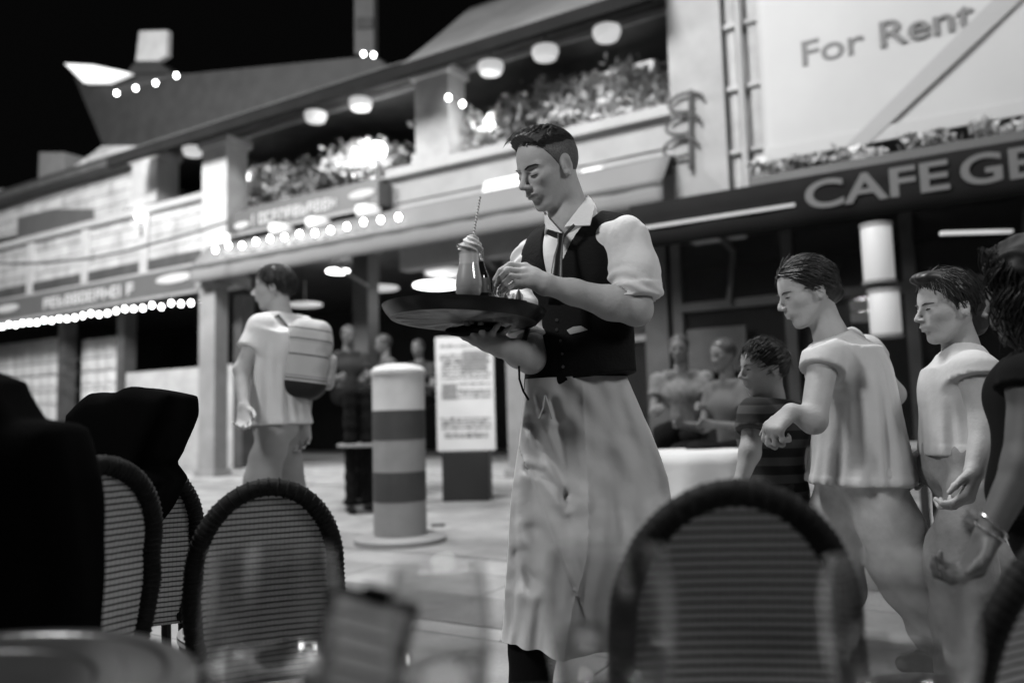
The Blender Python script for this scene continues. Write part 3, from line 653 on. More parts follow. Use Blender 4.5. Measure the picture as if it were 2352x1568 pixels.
# striped concrete post
pc = P(920, 1236, 6.6); pz = P(915, 846, 6.6)[2]; po = empty('striped_post', (pc[0], pc[1], 0), 'thick round post with dark and pale bands beside the menu board', 'bollard')
rad = .215; z_ = lambda y: P(918, y, 6.6 - rad)[2]
zs = [0, z_(1178), z_(1110), z_(1012), z_(942), pz - .02]
pm = [M('post_grey', .22, .6, vary=.12), M('post_dark', .04, .6, vary=.2), M('post_grey', .22), M('post_dark', .04), M('post_white', .5, .6, vary=.1)]
zs = [0.0, z_(1154), z_(1085), z_(1010), z_(941), pz - .02]
pm = [_mats['post_grey'], _mats['post_dark'], _mats['post_grey'], _mats['post_dark'], _mats['post_white']]
for i in range(5):
    rb = rad + (.002 if i % 2 else 0)
    b = MB(); b.lathe([(rb, zs[i]), (rb, zs[i + 1])], 40, c=(pc[0], pc[1], 0)); o_ = b.build('band', pm[i], po, smooth=False)
    o_.data.polygons.foreach_set('use_smooth', [len(p.vertices) == 4 for p in o_.data.polygons]); o_.data.set_sharp_from_angle(angle=.6)
b = MB(); b.lathe([(rad + .012, pz - .05), (rad + .012, pz - .02), (rad * .9, pz + .012), (rad * .5, pz + .035), (.01, pz + .042)], 40, c=(pc[0], pc[1], 0)); b.build('cap', _mats['post_white'], po, smooth=True)
b = MB(); b.lathe([(rad + .16, .003), (rad + .16, .045), (rad + .10, .065)], 40, c=(pc[0], pc[1], 0)); b.build('base_ring', _mats['post_grey'], po)

# ---------------------------------------------------------------- people
m_skin = M('skin', .37, .62, bump=.12, bscale=120, vary=.08, vscale=14)
m_skin2 = M('dimmed_skin', .12, .55, bump=.1, bscale=100, vary=.1, vscale=14)  # darker copy of the skin, standing in for dim light on the guests
m_hair = M('dark_hair', .022, .45, vary=.4, vscale=60)
m_hair2 = M('brown_hair', .035, .45, vary=.4, vscale=60)
m_shirt = M('white_shirt_cloth', .66, .85, bump=.35, bscale=35, vary=.04, vscale=5, sheen=.2)
m_vest = M('black_vest_cloth', .009, .9, spec=.15, bump=.3, bscale=120, vary=.3, vscale=4)
m_black = M('black_cloth', .006, .9, vary=.2, spec=.1)
m_satin = M('black_satin', .01, .35, vary=.2)
def _fade(nt, bb, tc):
    N, L = nt.nodes, nt.links; s_ = N.new('ShaderNodeSeparateXYZ'); L.new(tc.outputs['Object'], s_.inputs[0]); mr = N.new('ShaderNodeMapRange'); mr.inputs['From Min'].default_value = .055; mr.inputs['From Max'].default_value = .125; mr.inputs['To Min'].default_value = .10; mr.inputs['To Max'].default_value = .02; L.new(s_.outputs['Z'], mr.inputs['Value'])
    n = N.new('ShaderNodeTexNoise'); n.inputs['Scale'].default_value = 220; L.new(tc.outputs['Object'], n.inputs['Vector']); m_ = N.new('ShaderNodeMath'); m_.operation = 'MULTIPLY'; L.new(mr.outputs[0], m_.inputs[0]); L.new(n.outputs['Fac'], m_.inputs[1]); m2 = N.new('ShaderNodeMath'); m2.operation = 'MULTIPLY'; m2.inputs[1].default_value = 1.6; L.new(m_.outputs[0], m2.inputs[0]); L.new(m2.outputs[0], bb.inputs['Base Color'])
m_crop = M('cropped_hair', .05, .6, vary=0, extra=_fade)
m_lip = M('lips', .20, .45, vary=.05)
def in_local(p, o, R, s=1.0): return ((p - np.array(o)) @ R.T) / s
def tolocal(q, o, R, s=1.0): return np.array(o) + (np.array(q) * s) @ R

def hair_strands(o, R, s, n, gen, m, parent, r=.0011, name='hair_strand'):
    b = MB()
    for i in range(n):
        pts = [tolocal(q, o, R, s) for q in gen(i)]
        b.tube(pts, [r, r, r * .8, r * .3][:len(pts)], 4)
    return b.build(name, m, parent, smooth=True)

m_coat = M('black_wool', .002, 1.0, vary=.2, spec=.03)
# ======== the waiter
wt = empty('person', P(1262, 1700, 2.40) * [1, 1, 0], 'waiter in a black waistcoat and long pale apron carrying a round tray, looking down', 'person')
HO = P(1258, 388, 2.36); HR = heading(213, -21, 4); HS = .243
neckb = in_local(P(1316, 520, 2.40), HO, HR, HS)
def w_head(p):
    q = in_local(p, HO, HR, HS); d = head_sdf(q)
    return su(d, rc(q, (-.13, 0, -.10), neckb, .225, .26), .05) * HS
LS = P(1440, 545, 2.27); LE = P(1462, 712, 2.24); LW = P(1252, 652, 2.16)
RS = P(1228, 598, 2.52); RE = P(1218, 822, 2.36); RW = P(1150, 790, 2.24)
# left hand (over the tray) joint by joint
def fing(px, r0, dd): return ([P(x, y, d_) for x, y, d_ in px], [r0 * 1.08, r0, r0 * .92, r0 * .74])
DL = 2.15
LF = [fing([(1207, 613, DL + .012), (1172, 608, DL + .004), (1150, 622, DL), (1136, 643, DL + .005)], .0092, 0),
      fing([(1206, 625, DL), (1168, 620, DL - .012), (1150, 637, DL - .014), (1140, 655, DL - .008)], .0094, 0),
      fing([(1208, 638, DL - .008), (1174, 635, DL - .022), (1157, 651, DL - .024), (1148, 668, DL - .016)], .0090, 0),
      fing([(1212, 651, DL - .012), (1184, 649, DL - .027), (1169, 662, DL - .028), (1158, 674, DL - .02)], .0080, 0),
      fing([(1222, 650, DL + .03), (1196, 655, DL + .045), (1172, 658, DL + .04), (1152, 664, DL + .025)], .0112, 0)]
def lhand(p):
    w0 = P(1250, 652, DL + .005); d = None
    for k, (x, y, dz) in enumerate([(1207, 613, .012), (1206, 625, 0), (1208, 638, -.008), (1212, 651, -.012)]):
        d = chain(p, [w0, P(1228, 632 + k * 5, DL + .008 - .004 * k), P(x, y, DL + dz)], [.026, .019, .0125], .012, d)
    f = None
    for pts, r in LF:
        e = chain(p, pts, r, .004); f = e if f is None else np.minimum(f, e)
    return su(d, f, .007)
DR = 2.22
RF = [fing([(1092, 771, DR), (1080, 758, DR - .01), (1072, 745, DR - .01), (1066, 735, DR - .005)], .0092, 0),
      fing([(1110, 771, DR - .005), (1107, 757, DR - .02), (1104, 746, DR - .02), (1103, 736, DR - .012)], .0094, 0),
      fing([(1124, 773, DR), (1133, 761, DR - .015), (1141, 750, DR - .015), (1148, 740, DR - .008)], .0088, 0),
      fing([(1132, 779, DR + .012), (1150, 769, DR + .01), (1162, 759, DR + .01), (1172, 751, DR + .012)], .0080, 0),
      fing([(1090, 783, DR + .01), (1068, 773, DR + .005), (1052, 764, DR), (1040, 756, DR)], .0105, 0)]
def rhand(p):
    w0 = P(1150, 795, DR + .02); d = None
    for pts, r in RF: d = chain(p, [w0, P(1120, 785, DR + .008), pts[0]], [.026, .021, .013], .012, d)
    f = None
    for pts, r in RF:
        e = chain(p, pts, r, .004); f = e if f is None else np.minimum(f, e)
    return su(d, f, .007)
def w_skin(p):
    d = w_head(p)
    m1 = chain(p, [LS, LE + (LS - LE) * .12, LE, LE + (LW - LE) * .28, LE + (LW - LE) * .7, P(1250, 652, DL + .005)], [.050, .043, .043, .047, .034, .027], .02)
    m2 = chain(p, [RS, RE, RE + (P(1150, 795, DR + .02) - RE) * .4, P(1150, 795, DR + .02)], [.048, .044, .040, .028], .02)
    d = np.minimum(d, np.minimum(su(m1, lhand(p), .012), su(m2, rhand(p), .012)))
    t = chain(p, [P(1316, 520, 2.40), P(1320, 700, 2.42), P(1325, 900, 2.42)], [.07, .085, .09], .03)
    d = su(d, t, .03)
    d = su(d, chain(p, [P(1340, 600, 2.40), LS + (P(1320, 560, 2.4) - LS) * .3], [.06, .05], .03), .03)
    return su(d, chain(p, [P(1300, 600, 2.42), RS + (P(1320, 560, 2.4) - RS) * .3], [.06, .05], .03), .03)
# evaluated in three boxes so that the fine grid stays small, then one joined continuous mesh
lo, hi = bnd(HO, P(1316, 520, 2.40), LS, LE, LW, P(1136, 660, DL), RS, RE, P(1040, 756, DR), P(1325, 900, 2.42), m=.17)
sdf_mesh('body', w_skin, lo, hi, .0042, m_skin, wt)
# eyebrows, lashes, lips
def fstrip(name, pts, r, m, flat=.5, parent=None):
    b = MB(); b.tube([tolocal(q, HO, HR, HS) for q in pts], r, 8, flat=flat); return b.build(name, m, parent or wt, smooth=True)
for s in (1, -1):
    fstrip('eyebrow', [(.385, .05 * s, .065), (.375, .12 * s, .085), (.325, .20 * s, .085), (.28, .235 * s, .065)], [.0025, .0042, .0034, .0012], m_hair)
    fstrip('eyelashes', [(.358, .075 * s, -.024), (.36, .125 * s, -.036), (.335, .175 * s, -.034), (.29, .205 * s, -.018)], [.0014, .0030, .0028, .0012], m_hair)
fstrip('lips', [(.385, -.075, -.262), (.405, -.03, -.257), (.407, 0, -.260), (.405, .03, -.257), (.385, .075, -.262)], [.001, .0032, .0036, .0032, .001], m_lip, flat=.5)
# hair
def w_hair(p):
    q = in_local(p, HO, HR, HS); a = q.copy(); a[:, 1] = np.abs(a[:, 1])
    d = ell(a, (-.045, 0, .135), (.425, .334, .388))
    d = su(d, ell(a, (.14, 0, .40), (.30, .23, .105)), .05); d = su(d, ell(a, (.315, -.0, .36), (.115, .16, .062)), .05)
    # hairline: keep above/behind
    hl = a[:, 0] - (.30 + .0 * a[:, 2]); side = np.maximum(a[:, 0] - (.17 - (a[:, 2] - .15) * -.35), 0)
    low = -(a[:, 2] + .05 - np.clip(a[:, 0] + .12, -.6, .0) * 1.15 - np.clip(a[:, 0] - .03, 0, 1) * 1.7)
    d = np.maximum(d, low * .8)
    d = ss(d, ell(a, (.46, 0, .12), (.17, .28, .20)), .05)
    return d * HS + .0012 * np.sin(q[:, 1] * 130 + q[:, 2] * 20 + 2 * wob(p, 60)) * (q[:, 2] > .2)
hm_ = sdf_mesh('hair', lambda p: w_hair(p), *bnd(HO, m=.16), .003, m_crop, wt); fr_ = recenter(hm_.data); hm_.matrix_basis = hm_.matrix_basis @ fr_
def tuft(i):
    r = np.random.RandomState(500 + i); y = r.uniform(-.24, .24); x = r.uniform(-.2, .20); z = .52 - .9 * max(0, abs(y) - .1) ** 1.3 - .25 * (x - .05) ** 2
    return [(x, y, z - .03), (x + .08, y + .01, z + .012 + r.uniform(0, .012)), (x + .16, y + .02, z - .02 + r.uniform(0, .02)), (x + .19, y + .02 * r.randn(), z - .05)]
hair_strands(HO, HR, HS, 170, tuft, m_hair, wt)

def fuzz(i):
    r = np.random.RandomState(3000 + i)
    while True:
        v = r.randn(3); v /= np.linalg.norm(v); v[1] = v[1]; q = np.array((-.045, 0, .135)) + v * np.array((.428, .338, .391)); ay = abs(q[1])
        hl = -(q[2] + .05 - min(q[0] + .12, 0) * 1.15 - max(q[0] - .03, 0) * 1.7)
        if hl < .02 and q[2] > .27 and not (q[0] > .33 and q[2] < .36): break
    fl = np.array((-.9, .1 * r.randn(), -.35 if q[2] < .35 else .05)); n_ = v; fl -= n_ * (fl @ n_); fl /= np.linalg.norm(fl); L_ = .10 if q[2] > .3 else .05
    return [q - fl * L_ * .5, q + n_ * .010, q + fl * L_ * .5 + n_ * .004, q + fl * L_ - n_ * .012]
hair_strands(HO, HR, HS, 1500, fuzz, m_hair, wt, r=.0009)

# torso in its own frame: x forward, y left, z up
BO = (P(1328, 700, 2.42)); BR = heading(232, 0, 1.5)
def torso(p, g=0.0, k=1.0):
    q = in_local(p, BO, BR); q = q * np.array([1.55, 1, 1])
    d = chain(q, [(.0, 0, -.34), (.0, 0, -.12), (.02, 0, .08)], [.165, .158, .175], .06)
    d = su(d, rc(q, (.0, -.10, .13), (.0, .10, .13), .115, .115), .05)
    d = su(d, rc(q, (-.02, -.135, .185), (-.02, .135, .185), .045, .045), .05)
    for s_ in (1, -1): d = su(d, rc(q, (-.02, .03 * s_, .250), (-.02, .13 * s_, .215), .040, .035), .04)
    return (d - g) * .8
def wr(p, amp, f, o=0): return amp * wob(p, f, 7, o)
def shoulder_arm(p, S, E, W_, r, cut, g=0.0):
    """sleeve along S-E up to fraction cut"""
    c = S + (E - S) * cut; return chain(p, [S + (P(1325, 580, 2.41) - S) * .25, S, S + (E - S) * .5, c], r, .03) - g
def w_shirt(p):
    d = torso(p, -.004)
    qz = in_local(p, BO, BR)[:, 2]
    d = np.maximum(d, -(qz + .17)); 
    ax = (LE - LS) / np.linalg.norm(LE - LS); t = (p - LS) @ ax; L_ = np.linalg.norm(LE - LS)
    s1 = chain(p, [LS + (P(1325, 580, 2.41) - LS) * .3, LS, LS + (LE - LS) * .50 + RT * .010, LS + (LE - LS) * .86 + RT * .006], [.056, .056, .068, .066], .04)
    fold = np.exp(-((t - .95 * L_) / (.34 * L_)) ** 2)
    s1 += fold * .015 * np.sin(t * 190 + 4.5 * wob(p, 14) - (p @ RT) * 70) * (.6 + .6 * wob(p, 20, 5, 9)) + .0035 * wob(p, 17, 6, 3) + .005 * (1 - np.abs(np.sin((p @ RT) * 28 + t * 12 + 2 * wob(p, 8, 5, 2))))
    cuff = np.abs(t - .80 * L_) - .022; s1 = np.where(t > 0, np.minimum(s1, np.maximum(s1 - .005, cuff)), s1); s1 = np.maximum(s1, t - .87 * L_)
    ar = (RE - RS) / np.linalg.norm(RE - RS); tr = (p - RS) @ ar; L2 = np.linalg.norm(RE - RS)
    s2 = chain(p, [RS + (P(1300, 580, 2.42) - RS) * .3, RS - RT * .01, RS + (RE - RS) * .5 - RT * .022, RS + (RE - RS) * .85 - RT * .006], [.055, .058, .066, .058], .03)
    s2 += .004 * np.sin(tr * 120 + 3 * wob(p, 18)) ; s2 = np.maximum(s2, tr - .82 * L2)
    return su(su(d, s1, .02), s2, .02)
lo, hi = bnd(LS, LE, RS, RE, P(1316, 540, 2.4), P(1325, 900, 2.42), m=.13)
sdf_mesh('shirt', w_shirt, lo, hi, .005, m_shirt, wt)
def w_vest(p):
    q = in_local(p, BO, BR); a = np.abs(q[:, 1])
    d = torso(p, .009) + .0035 * wob(p, 14, 7, 5)
    d = np.minimum(d, 9); d = su(d, chain(q * np.array([1.5, 1, 1]), [(0, 0, -.26), (0, .01, -.335)], [.185, .195], .03) * .8, .03)
    d = np.maximum(d, -(q[:, 2] + .238 - .17 * q[:, 1] + .012 * np.exp(-((q[:, 1]) / .03) ** 2)))
    d = np.maximum(d, q[:, 2] - .30)
    # armholes
    for s in (1, -1):
        d = np.maximum(d, -(rc(q * np.array([.75, 1, 1]), (-.0, s * .215, .17), (0, s * .26, .0), .070, .078)))
    # V neck, open to the front
    v = (np.abs(q[:, 1] + .006) - (q[:, 2] - .02) * .36) ; vv = np.where(q[:, 0] > -.02, v, .5)
    d = np.maximum(d, -np.maximum(vv * .9, -(q[:, 2] - .02)))
    d = np.maximum(d, -rc(q, (-.01, 0, .24), (.01, 0, .34), .070, .085))
    return d
lo, hi = bnd(*[tolocal(v, BO, BR) for v in [(.2, .24, .28), (-.2, -.24, .28), (.2, -.24, -.4), (-.2, .24, -.4), (-.2, -.24, -.4)]], m=.03)
sdf_mesh('waistcoat', w_vest, lo, hi, .0045, m_vest, wt)
def plate(name, pts, thick, m, parent, bev=.002, sub=0):
    c = np.array(pts); n = np.cross(c[1] - c[0], c[2] - c[0]); n /= np.linalg.norm(n); b = MB(); b.prism(pts, n * thick); return b.build(name, m, parent, bevel=bev)
# collar: band round the neck and two points
b = MB(); cc = P(1312, 500, 2.41); nk = (tolocal(neckb, HO, HR, HS) - HO); G = []
for j, (zz, rr_) in enumerate([(-.028, .083), (.0, .078), (.026, .070)]):
    G.append([cc + np.array([math.cos(a) * rr_ - .016 * (zz > -.01) * 0, math.sin(a) * rr_, zz + .028 * math.cos(a - math.radians(42))]) for a in np.linspace(math.radians(-105), math.radians(189), 40)])
b.grid(G); b.build('collar', m_shirt, wt, smooth=True, solid=.004)
plate('collar_point', [P(1362, 462, 2.335), P(1352, 450, 2.37), P(1296, 524, 2.29), P(1306, 521, 2.27), P(1356, 519, 2.255), P(1366, 480, 2.30)], .004, m_shirt, wt)
plate('collar_point', [P(1249, 482, 2.40), P(1250, 512, 2.335), P(1258, 537, 2.29), P(1290, 537, 2.275), P(1262, 506, 2.33)], .004, m_shirt, wt)
# tie
plate('tie_band', [P(1258, 527, 2.283), P(1254, 538, 2.28), P(1276, 548, 2.268), P(1294, 549, 2.262), P(1322, 520, 2.262), P(1318, 514, 2.268), P(1296, 538, 2.268)], .004, m_satin, wt)
b = MB(); b.tube([P(1289, 538, 2.262), P(1287, 560, 2.25), P(1282, 590, 2.238), P(1278, 640, 2.226), P(1276, 700, 2.222)], [.012, .008, .013, .018, .021], 10, flat=.35, ref=FW); b.build('necktie', m_satin, wt, smooth=True)
# pocket handkerchief, buttons, watch strap lead
sf_pt = lambda x, y, off=.0: None
def on_vest(x, y, fn=w_vest, out=.002):
    v = FW + RT * (x - 1176) / FPX + UP * (784 - y) / FPX; t = 2.0; 
    for _ in range(60):
        q = CAMP + v * t; d_ = float(fn(q[None, :])[0]); 
        if d_ < out: break
        t += d_ * .8
    return CAMP + v * t
plate('handkerchief', [on_vest(x_, y_, out=.009) for x_, y_ in ((1309, 768), (1301, 758), (1316, 750), (1334, 748), (1350, 757), (1331, 763))], .003, M('handkerchief_cloth', .5, .8), wt)
for x, y in ((1279, 735), (1279, 757), (1287, 782), (1291, 812), (1293, 842)):
    c = on_vest(x, y); b = MB(); b.tube([c, c - FW * .004], [.0055, .0045], 12); b.build('button', M('shiny_button', .3, .15, metal=.8, vary=0), wt, smooth=False)
b = MB(); b.tube([P(1196, 806, 2.30), P(1192, 840, 2.29), P(1193, 870, 2.29), P(1202, 898, 2.29), P(1214, 918, 2.30)], .0035, 6); b.build('cord', m_black, wt, smooth=True)
b = MB(); bc = P(1203, 782, 2.335); b.tube([bc + RT * .0 + UP * .034 * math.sin(a) + FW * .034 * math.cos(a) + RT * .012 * math.sin(a) for a in np.linspace(0, 6.28, 16, endpoint=False)], .008, 8, closed=True); b.build('bracelet', m_satin, wt, smooth=True)
# long apron: a closed skirt of cloth with falling folds
AO = P(1322, 900, 2.42)
def apron_ring(zf, ph=0.0, n=150, inn=0.0):
    # zf 0..1 from waist to hem, outline from the pose: forward leg under the left half, trailing leg to the right
    ys = 868 + (1462 - 868) * zf
    xl = np.interp(ys, [868, 905, 1000, 1100, 1250, 1350, 1490], [1206, 1204, 1190, 1180, 1174, 1162, 1157])
    xr = np.interp(ys, [868, 905, 1000, 1100, 1250, 1350, 1490], [1440, 1454, 1495, 1534, 1562, 1566, 1560])
    c = P((xl + xr) / 2, ys, 2.42); hw = (P(xr, ys, 2.42) - P(xl, ys, 2.42))[0] / 2 - inn; hd = .115 + .075 * zf - inn; out = []
    for i in range(n):
        a = 2 * math.pi * i / n
        fold = (.006 + .030 * zf) * (1.1 - 2 * abs(math.sin(2.5 * a + .9 * zf + .7 + ph)) ** .8 + .30 * math.sin(11 * a - 3.5 * zf + 1.3 + ph) + .22 * math.sin(17 * a + 5 * zf)) + .006 * math.sin(40 * zf + 6 * math.sin(2 * a)) * (1 - zf) ** 2
        # valley between the two legs in front
        val = -.0 * zf * math.exp(-((math.cos(a) * 1.0 - (.05 - .25 * zf)) / .16) ** 2) * (math.sin(a) < 0)
        k = 1 + (fold) / .15
        out.append(c + np.array([math.cos(a) * hw * (1 + (k - 1) * .16), math.sin(a) * (hd * k + val), 0]) + RT * .012 * math.sin(9 * zf + 2 * a) * zf)
    # lift waist on the right
    return out
NA = 320
G = [apron_ring(z, n=NA) for z in np.linspace(0, 1, 150)]
cv = lambda pts: [((1125 + .4654 * x) / 1.0204, (870 + .4654 * y) / 1.0204) for x, y in pts]
VAL = [([(250, 270), (330, 380), (400, 520), (440, 620)], .016, 7), ([(240, 490), (320, 510), (390, 590), (445, 670)], .014, 6), ([(420, 300), (440, 450), (455, 620)], .022, 11), ([(455, 640), (458, 960)], .010, 12), ([(200, 930), (240, 1010), (270, 1060)], .024, 11), ([(150, 1055), (215, 1040), (270, 1060)], .012, 12),
       ([(295, 120), (320, 200)], .010, 6), ([(365, 150), (385, 230)], .012, 6), ([(700, 240), (800, 400), (900, 600)], .014, 20), ([(480, 190), (600, 330), (640, 420)], .008, 14), ([(140, 1150), (190, 1400)], .014, 10), ([(200, 600), (230, 660), (210, 720)], .007, 10), ([(240, 790), (310, 800), (350, 860)], .008, 9),
       ([(560, 420), (620, 620), (640, 900)], .008, 22), ([(300, 1150), (320, 1400)], .010, 16), ([(230, 170), (290, 320)], .008, 8), ([(450, 700), (470, 1000), (520, 1300)], .012, 14), ([(620, 160), (720, 330)], .006, 10)]
VAL = [(cv(a), d_, w_) for a, d_, w_ in VAL]
STEP = [(cv([(240, 500), (350, 800), (410, 960), (470, 1090)]), .014, 70)]
def segd(x, y, pl):
    best = np.full(x.shape, 1e9); sd_ = np.zeros(x.shape); tt = np.zeros(x.shape)
    for i in range(len(pl) - 1):
        a = np.array(pl[i]); e = np.array(pl[i + 1]) - a; t = np.clip(((x - a[0]) * e[0] + (y - a[1]) * e[1]) / (e @ e), 0, 1); dx = x - a[0] - t * e[0]; dy = y - a[1] - t * e[1]; dd = np.hypot(dx, dy); m_ = dd < best
        best = np.where(m_, dd, best); sd_ = np.where(m_, np.sign(e[0] * dy - e[1] * dx), sd_)
    return best, -sd_
A = np.array(G); rel = A - CAMP; dep = rel @ FW; px = 1176 + FPX * (rel @ RT) / dep; py = 784 - FPX * (rel @ UP) / dep; front = np.clip((A.mean(1)[:, None, 1] + .01 - A[:, :, 1]) / .05, 0, 1); disp = np.zeros(px.shape)
for pl, d_, w_ in VAL: dd, _ = segd(px, py, pl); w_ = w_ * 1.55; disp += .95 * d_ * np.exp(-(dd / w_) ** 2) - .32 * d_ * np.exp(-((dd - 2.0 * w_) / (1.1 * w_)) ** 2)
for pl, d_, w_ in STEP: dd, sg = segd(px, py, pl); disp -= np.where(sg > 0, 1, 0) * d_ * np.exp(-dd / w_) * np.clip(dd / 7, 0, 1)
A = A + (disp * front)[:, :, None] * FW + (.0012 * (wob(A.reshape(-1, 3), 26, 8, 3) + .6 * wob(A.reshape(-1, 3), 70, 8, 11))).reshape(px.shape)[:, :, None] * FW
G = [list(r) for r in A]; G2 = [apron_ring(z, inn=.012, n=NA) for z in np.linspace(1, .9, 5)]
b = MB(); b.grid(G + G2, closed_u=True); b.build('apron', M('apron_cloth', .47, .85, bump=.3, bscale=14, vary=.08, vscale=3, sheen=.2), wt, smooth=True)
b = MB(); b.tube([P(1250, 908, 2.29), P(1247, 935, 2.285), P(1236, 960, 2.283)], .0035, 6); b.tube([P(1252, 908, 2.29), P(1262, 940, 2.285), P(1268, 962, 2.283)], .0035, 6); b.build('apron_tie', _mats['apron_cloth'], wt, smooth=True)
# trousers and shoes
def w_trou(p):
    d = chain(p, [P(1300, 930, 2.47), P(1265, 1230, 2.47), P(1225, 1480, 2.44), P(1212, 1640, 2.40)], [.075, .065, .065, .065], .04)
    return su(d, chain(p, [P(1370, 930, 2.44), P(1400, 1260, 2.5), P(1480, 1580, 2.62)], [.09, .085, .065], .04), .04) + .004 * wob(p, 20)
lo, hi = bnd(P(1290, 930, 2.44), P(1210, 1640, 2.38), P(1480, 1580, 2.62), m=.12)
sdf_mesh('trousers', w_trou, lo, hi, .01, m_black, wt)
for a_, h_ in ((P(1210, 1675, 2.38), 222), (P(1480, 1620, 2.64), 222)):
    R_ = heading(h_); z0 = .0
    def shoe(p, a_=a_, R_=R_):
        q = in_local(p, np.array([a_[0], a_[1], 0]), R_); d = chain(q, [(-.07, 0, .045), (.06, 0, .04), (.17, 0, .032)], [.042, .042, .030], .03); d = su(d, rc(q, (-.04, 0, .05), (-.04, 0, .13), .045, .05), .03); return np.maximum(d, -(q[:, 2] - .002))
    c_ = np.array([a_[0], a_[1], .08]); sdf_mesh('shoe', shoe, c_ - .25, c_ + .25, .008, m_satin, wt)

# ======== tray with drinks
TC = P(1066, 733, 2.20); TR = .226
tn = Vector((0, 0, 1)); TM = Matrix.Translation(Vector(TC)) @ Matrix.Rotation(math.radians(3.2), 4, 'Y') @ Matrix.Rotation(math.radians(-2.2), 4, 'X')
b = MB(); b.lathe([(.001, -.006), (TR * .84, -.006), (TR * .885, -.004), (TR * .885, .0), (.001, .0)], 72)
me = b.mesh('serving_tray', True)
tr = link('serving_tray', me, M('worn_tray_underside', .17, .4, vary=.45, vscale=14, bump=.08, bscale=40), None, TM); tag(tr, 'round black serving tray held up by the waiter', 'tray')
b = MB(); b.lathe([(TR * .886, -.006), (TR * .90, -.007), (TR * .97, .010), (TR, .022), (TR + .002, .027), (TR * .985, .026), (TR * .955, .014), (TR * .886, .001)], 72); me = b.mesh('rim', True); link('rim', me, M('black_tray_rim', .008, .3, vary=.3, spec=.4), tr, TM)
def ontray(x, y, z=0.0): return TM @ Vector((x, y, z))
# folded cloth under the tray between the fingers
def cl(p):
    d = ell(p, P(1100, 757, 2.245), (.075, .06, .014)); d = su(d, ell(p, P(1062, 764, 2.23), (.035, .03, .012)), .015); return d + .004 * wob(p, 50)
sdf_mesh('folded_cloth', cl, P(1100, 757, 2.245) - .11, P(1100, 757, 2.245) + .11, .004, m_black); tag(bpy.data.objects['folded_cloth'], 'folded dark cloth between the waiter hand and the tray', 'cloth')
# glass of milkshake
gx = P(1077, 700, 2.05); Gi = TM.inverted() @ Vector(gx); gl = ontray(Gi.x, -.150, .001); GM = Matrix.Translation(gl) @ Matrix.Rotation(math.radians(1.5), 4, 'Y') @ Matrix.Scale(.97, 4)
gs = empty('milkshake_glass', None, 'tall curved glass of pale milkshake topped with whipped cream on the tray', 'drink', mat=GM)
prof = [(.023, .0), (.023, .003), (.0145, .009), (.0155, .017), (.0265, .030), (.0345, .048), (.0365, .066), (.0345, .086), (.0295, .108), (.0262, .128), (.0262, .146), (.029, .164), (.0330, .176)]
b = MB(); inner = [(r - .0018, z + .014 * (i == 0)) for i, (r, z) in enumerate(prof)][::-1]; b.lathe([(.001, 0)] + prof + inner + [(.001, .006)], 48); b.build('glass', m_thin, gs, world=GM, smooth=True)
def cof(nt, bb, tc):
    n_ = nt.nodes; l_ = nt.links; s_ = n_.new('ShaderNodeSeparateXYZ'); l_.new(tc.outputs['Object'], s_.inputs[0]); r_ = n_.new('ShaderNodeValToRGB')
    mr = n_.new('ShaderNodeMapRange'); mr.inputs['From Max'].default_value = .18; l_.new(s_.outputs['Z'], mr.inputs['Value']); l_.new(mr.outputs[0], r_.inputs[0])
    r_.color_ramp.elements[0].color = (.16, .16, .16, 1); r_.color_ramp.elements[1].color = (.6, .6, .6, 1)
    e = r_.color_ramp.elements.new(.28); e.color = (.34, .34, .34, 1); e = r_.color_ramp.elements.new(.66); e.color = (.42, .42, .42, 1); e = r_.color_ramp.elements.new(.69); e.color = (.62, .62, .62, 1)
    l_.new(r_.outputs[0], bb.inputs['Base Color'])
b = MB(); b.lathe([(.001, .0145)] + [(r - .0010, z + .0015) for r, z in prof if .012 < z < .16] + [(.024, .158), (.001, .160)], 40); b.build('milkshake', M('milkshake_layers', .28, .4, vary=0, extra=cof), gs, world=GM, smooth=True)
def cream(p):
    a = np.arctan2(p[:, 1], p[:, 0]); p = p - np.array((0, 0, .018)); d = ell(p, (.004, 0, .150), (.031, .030, .016)); d = su(d, ell(p, (.006, .0, .165), (.022, .022, .014)), .006); d = su(d, ell(p, (.010, .0, .177), (.012, .012, .008)), .006)
    return d + .0022 * np.sin(4 * a + p[:, 2] * 420) + .0012 * wob(p, 300)
o_ = sdf_mesh('whipped_cream', cream, (-.04, -.04, .14), (.045, .04, .22), .0016, M('cream', .62, .6, vary=.2, vscale=90, bump=.2, bscale=200), gs); o_.matrix_basis = Matrix.Identity(4)
b = MB(); s0, s1 = np.array([.0, .0, .12]), None
sa = GM.inverted() @ Vector(P(1086, 556, 2.18)); sb = GM.inverted() @ Vector(P(1103, 452, 2.06)); b.tube([np.array((.004, .0, .155)) + (np.array(sb) - np.array((.004, .0, .155))) * k for k in (0, .5, 1)], .0028, 10); 
def stripes(nt, bb, tc):
    n_ = nt.nodes; l_ = nt.links; wv = n_.new('ShaderNodeTexWave'); wv.bands_direction = 'DIAGONAL'; wv.inputs['Scale'].default_value = 60; l_.new(tc.outputs['Object'], wv.inputs[0]); r_ = n_.new('ShaderNodeValToRGB'); r_.color_ramp.interpolation = 'CONSTANT'
    r_.color_ramp.elements[0].color = (.03, .03, .03, 1); r_.color_ramp.elements[1].position = .45; r_.color_ramp.elements[1].color = (.8, .8, .8, 1); l_.new(wv.outputs['Fac'], r_.inputs[0]); l_.new(r_.outputs[0], bb.inputs['Base Color'])
b.build('straw', M('striped_straw', .4, .5, vary=0, extra=stripes), gs, world=GM, smooth=True)
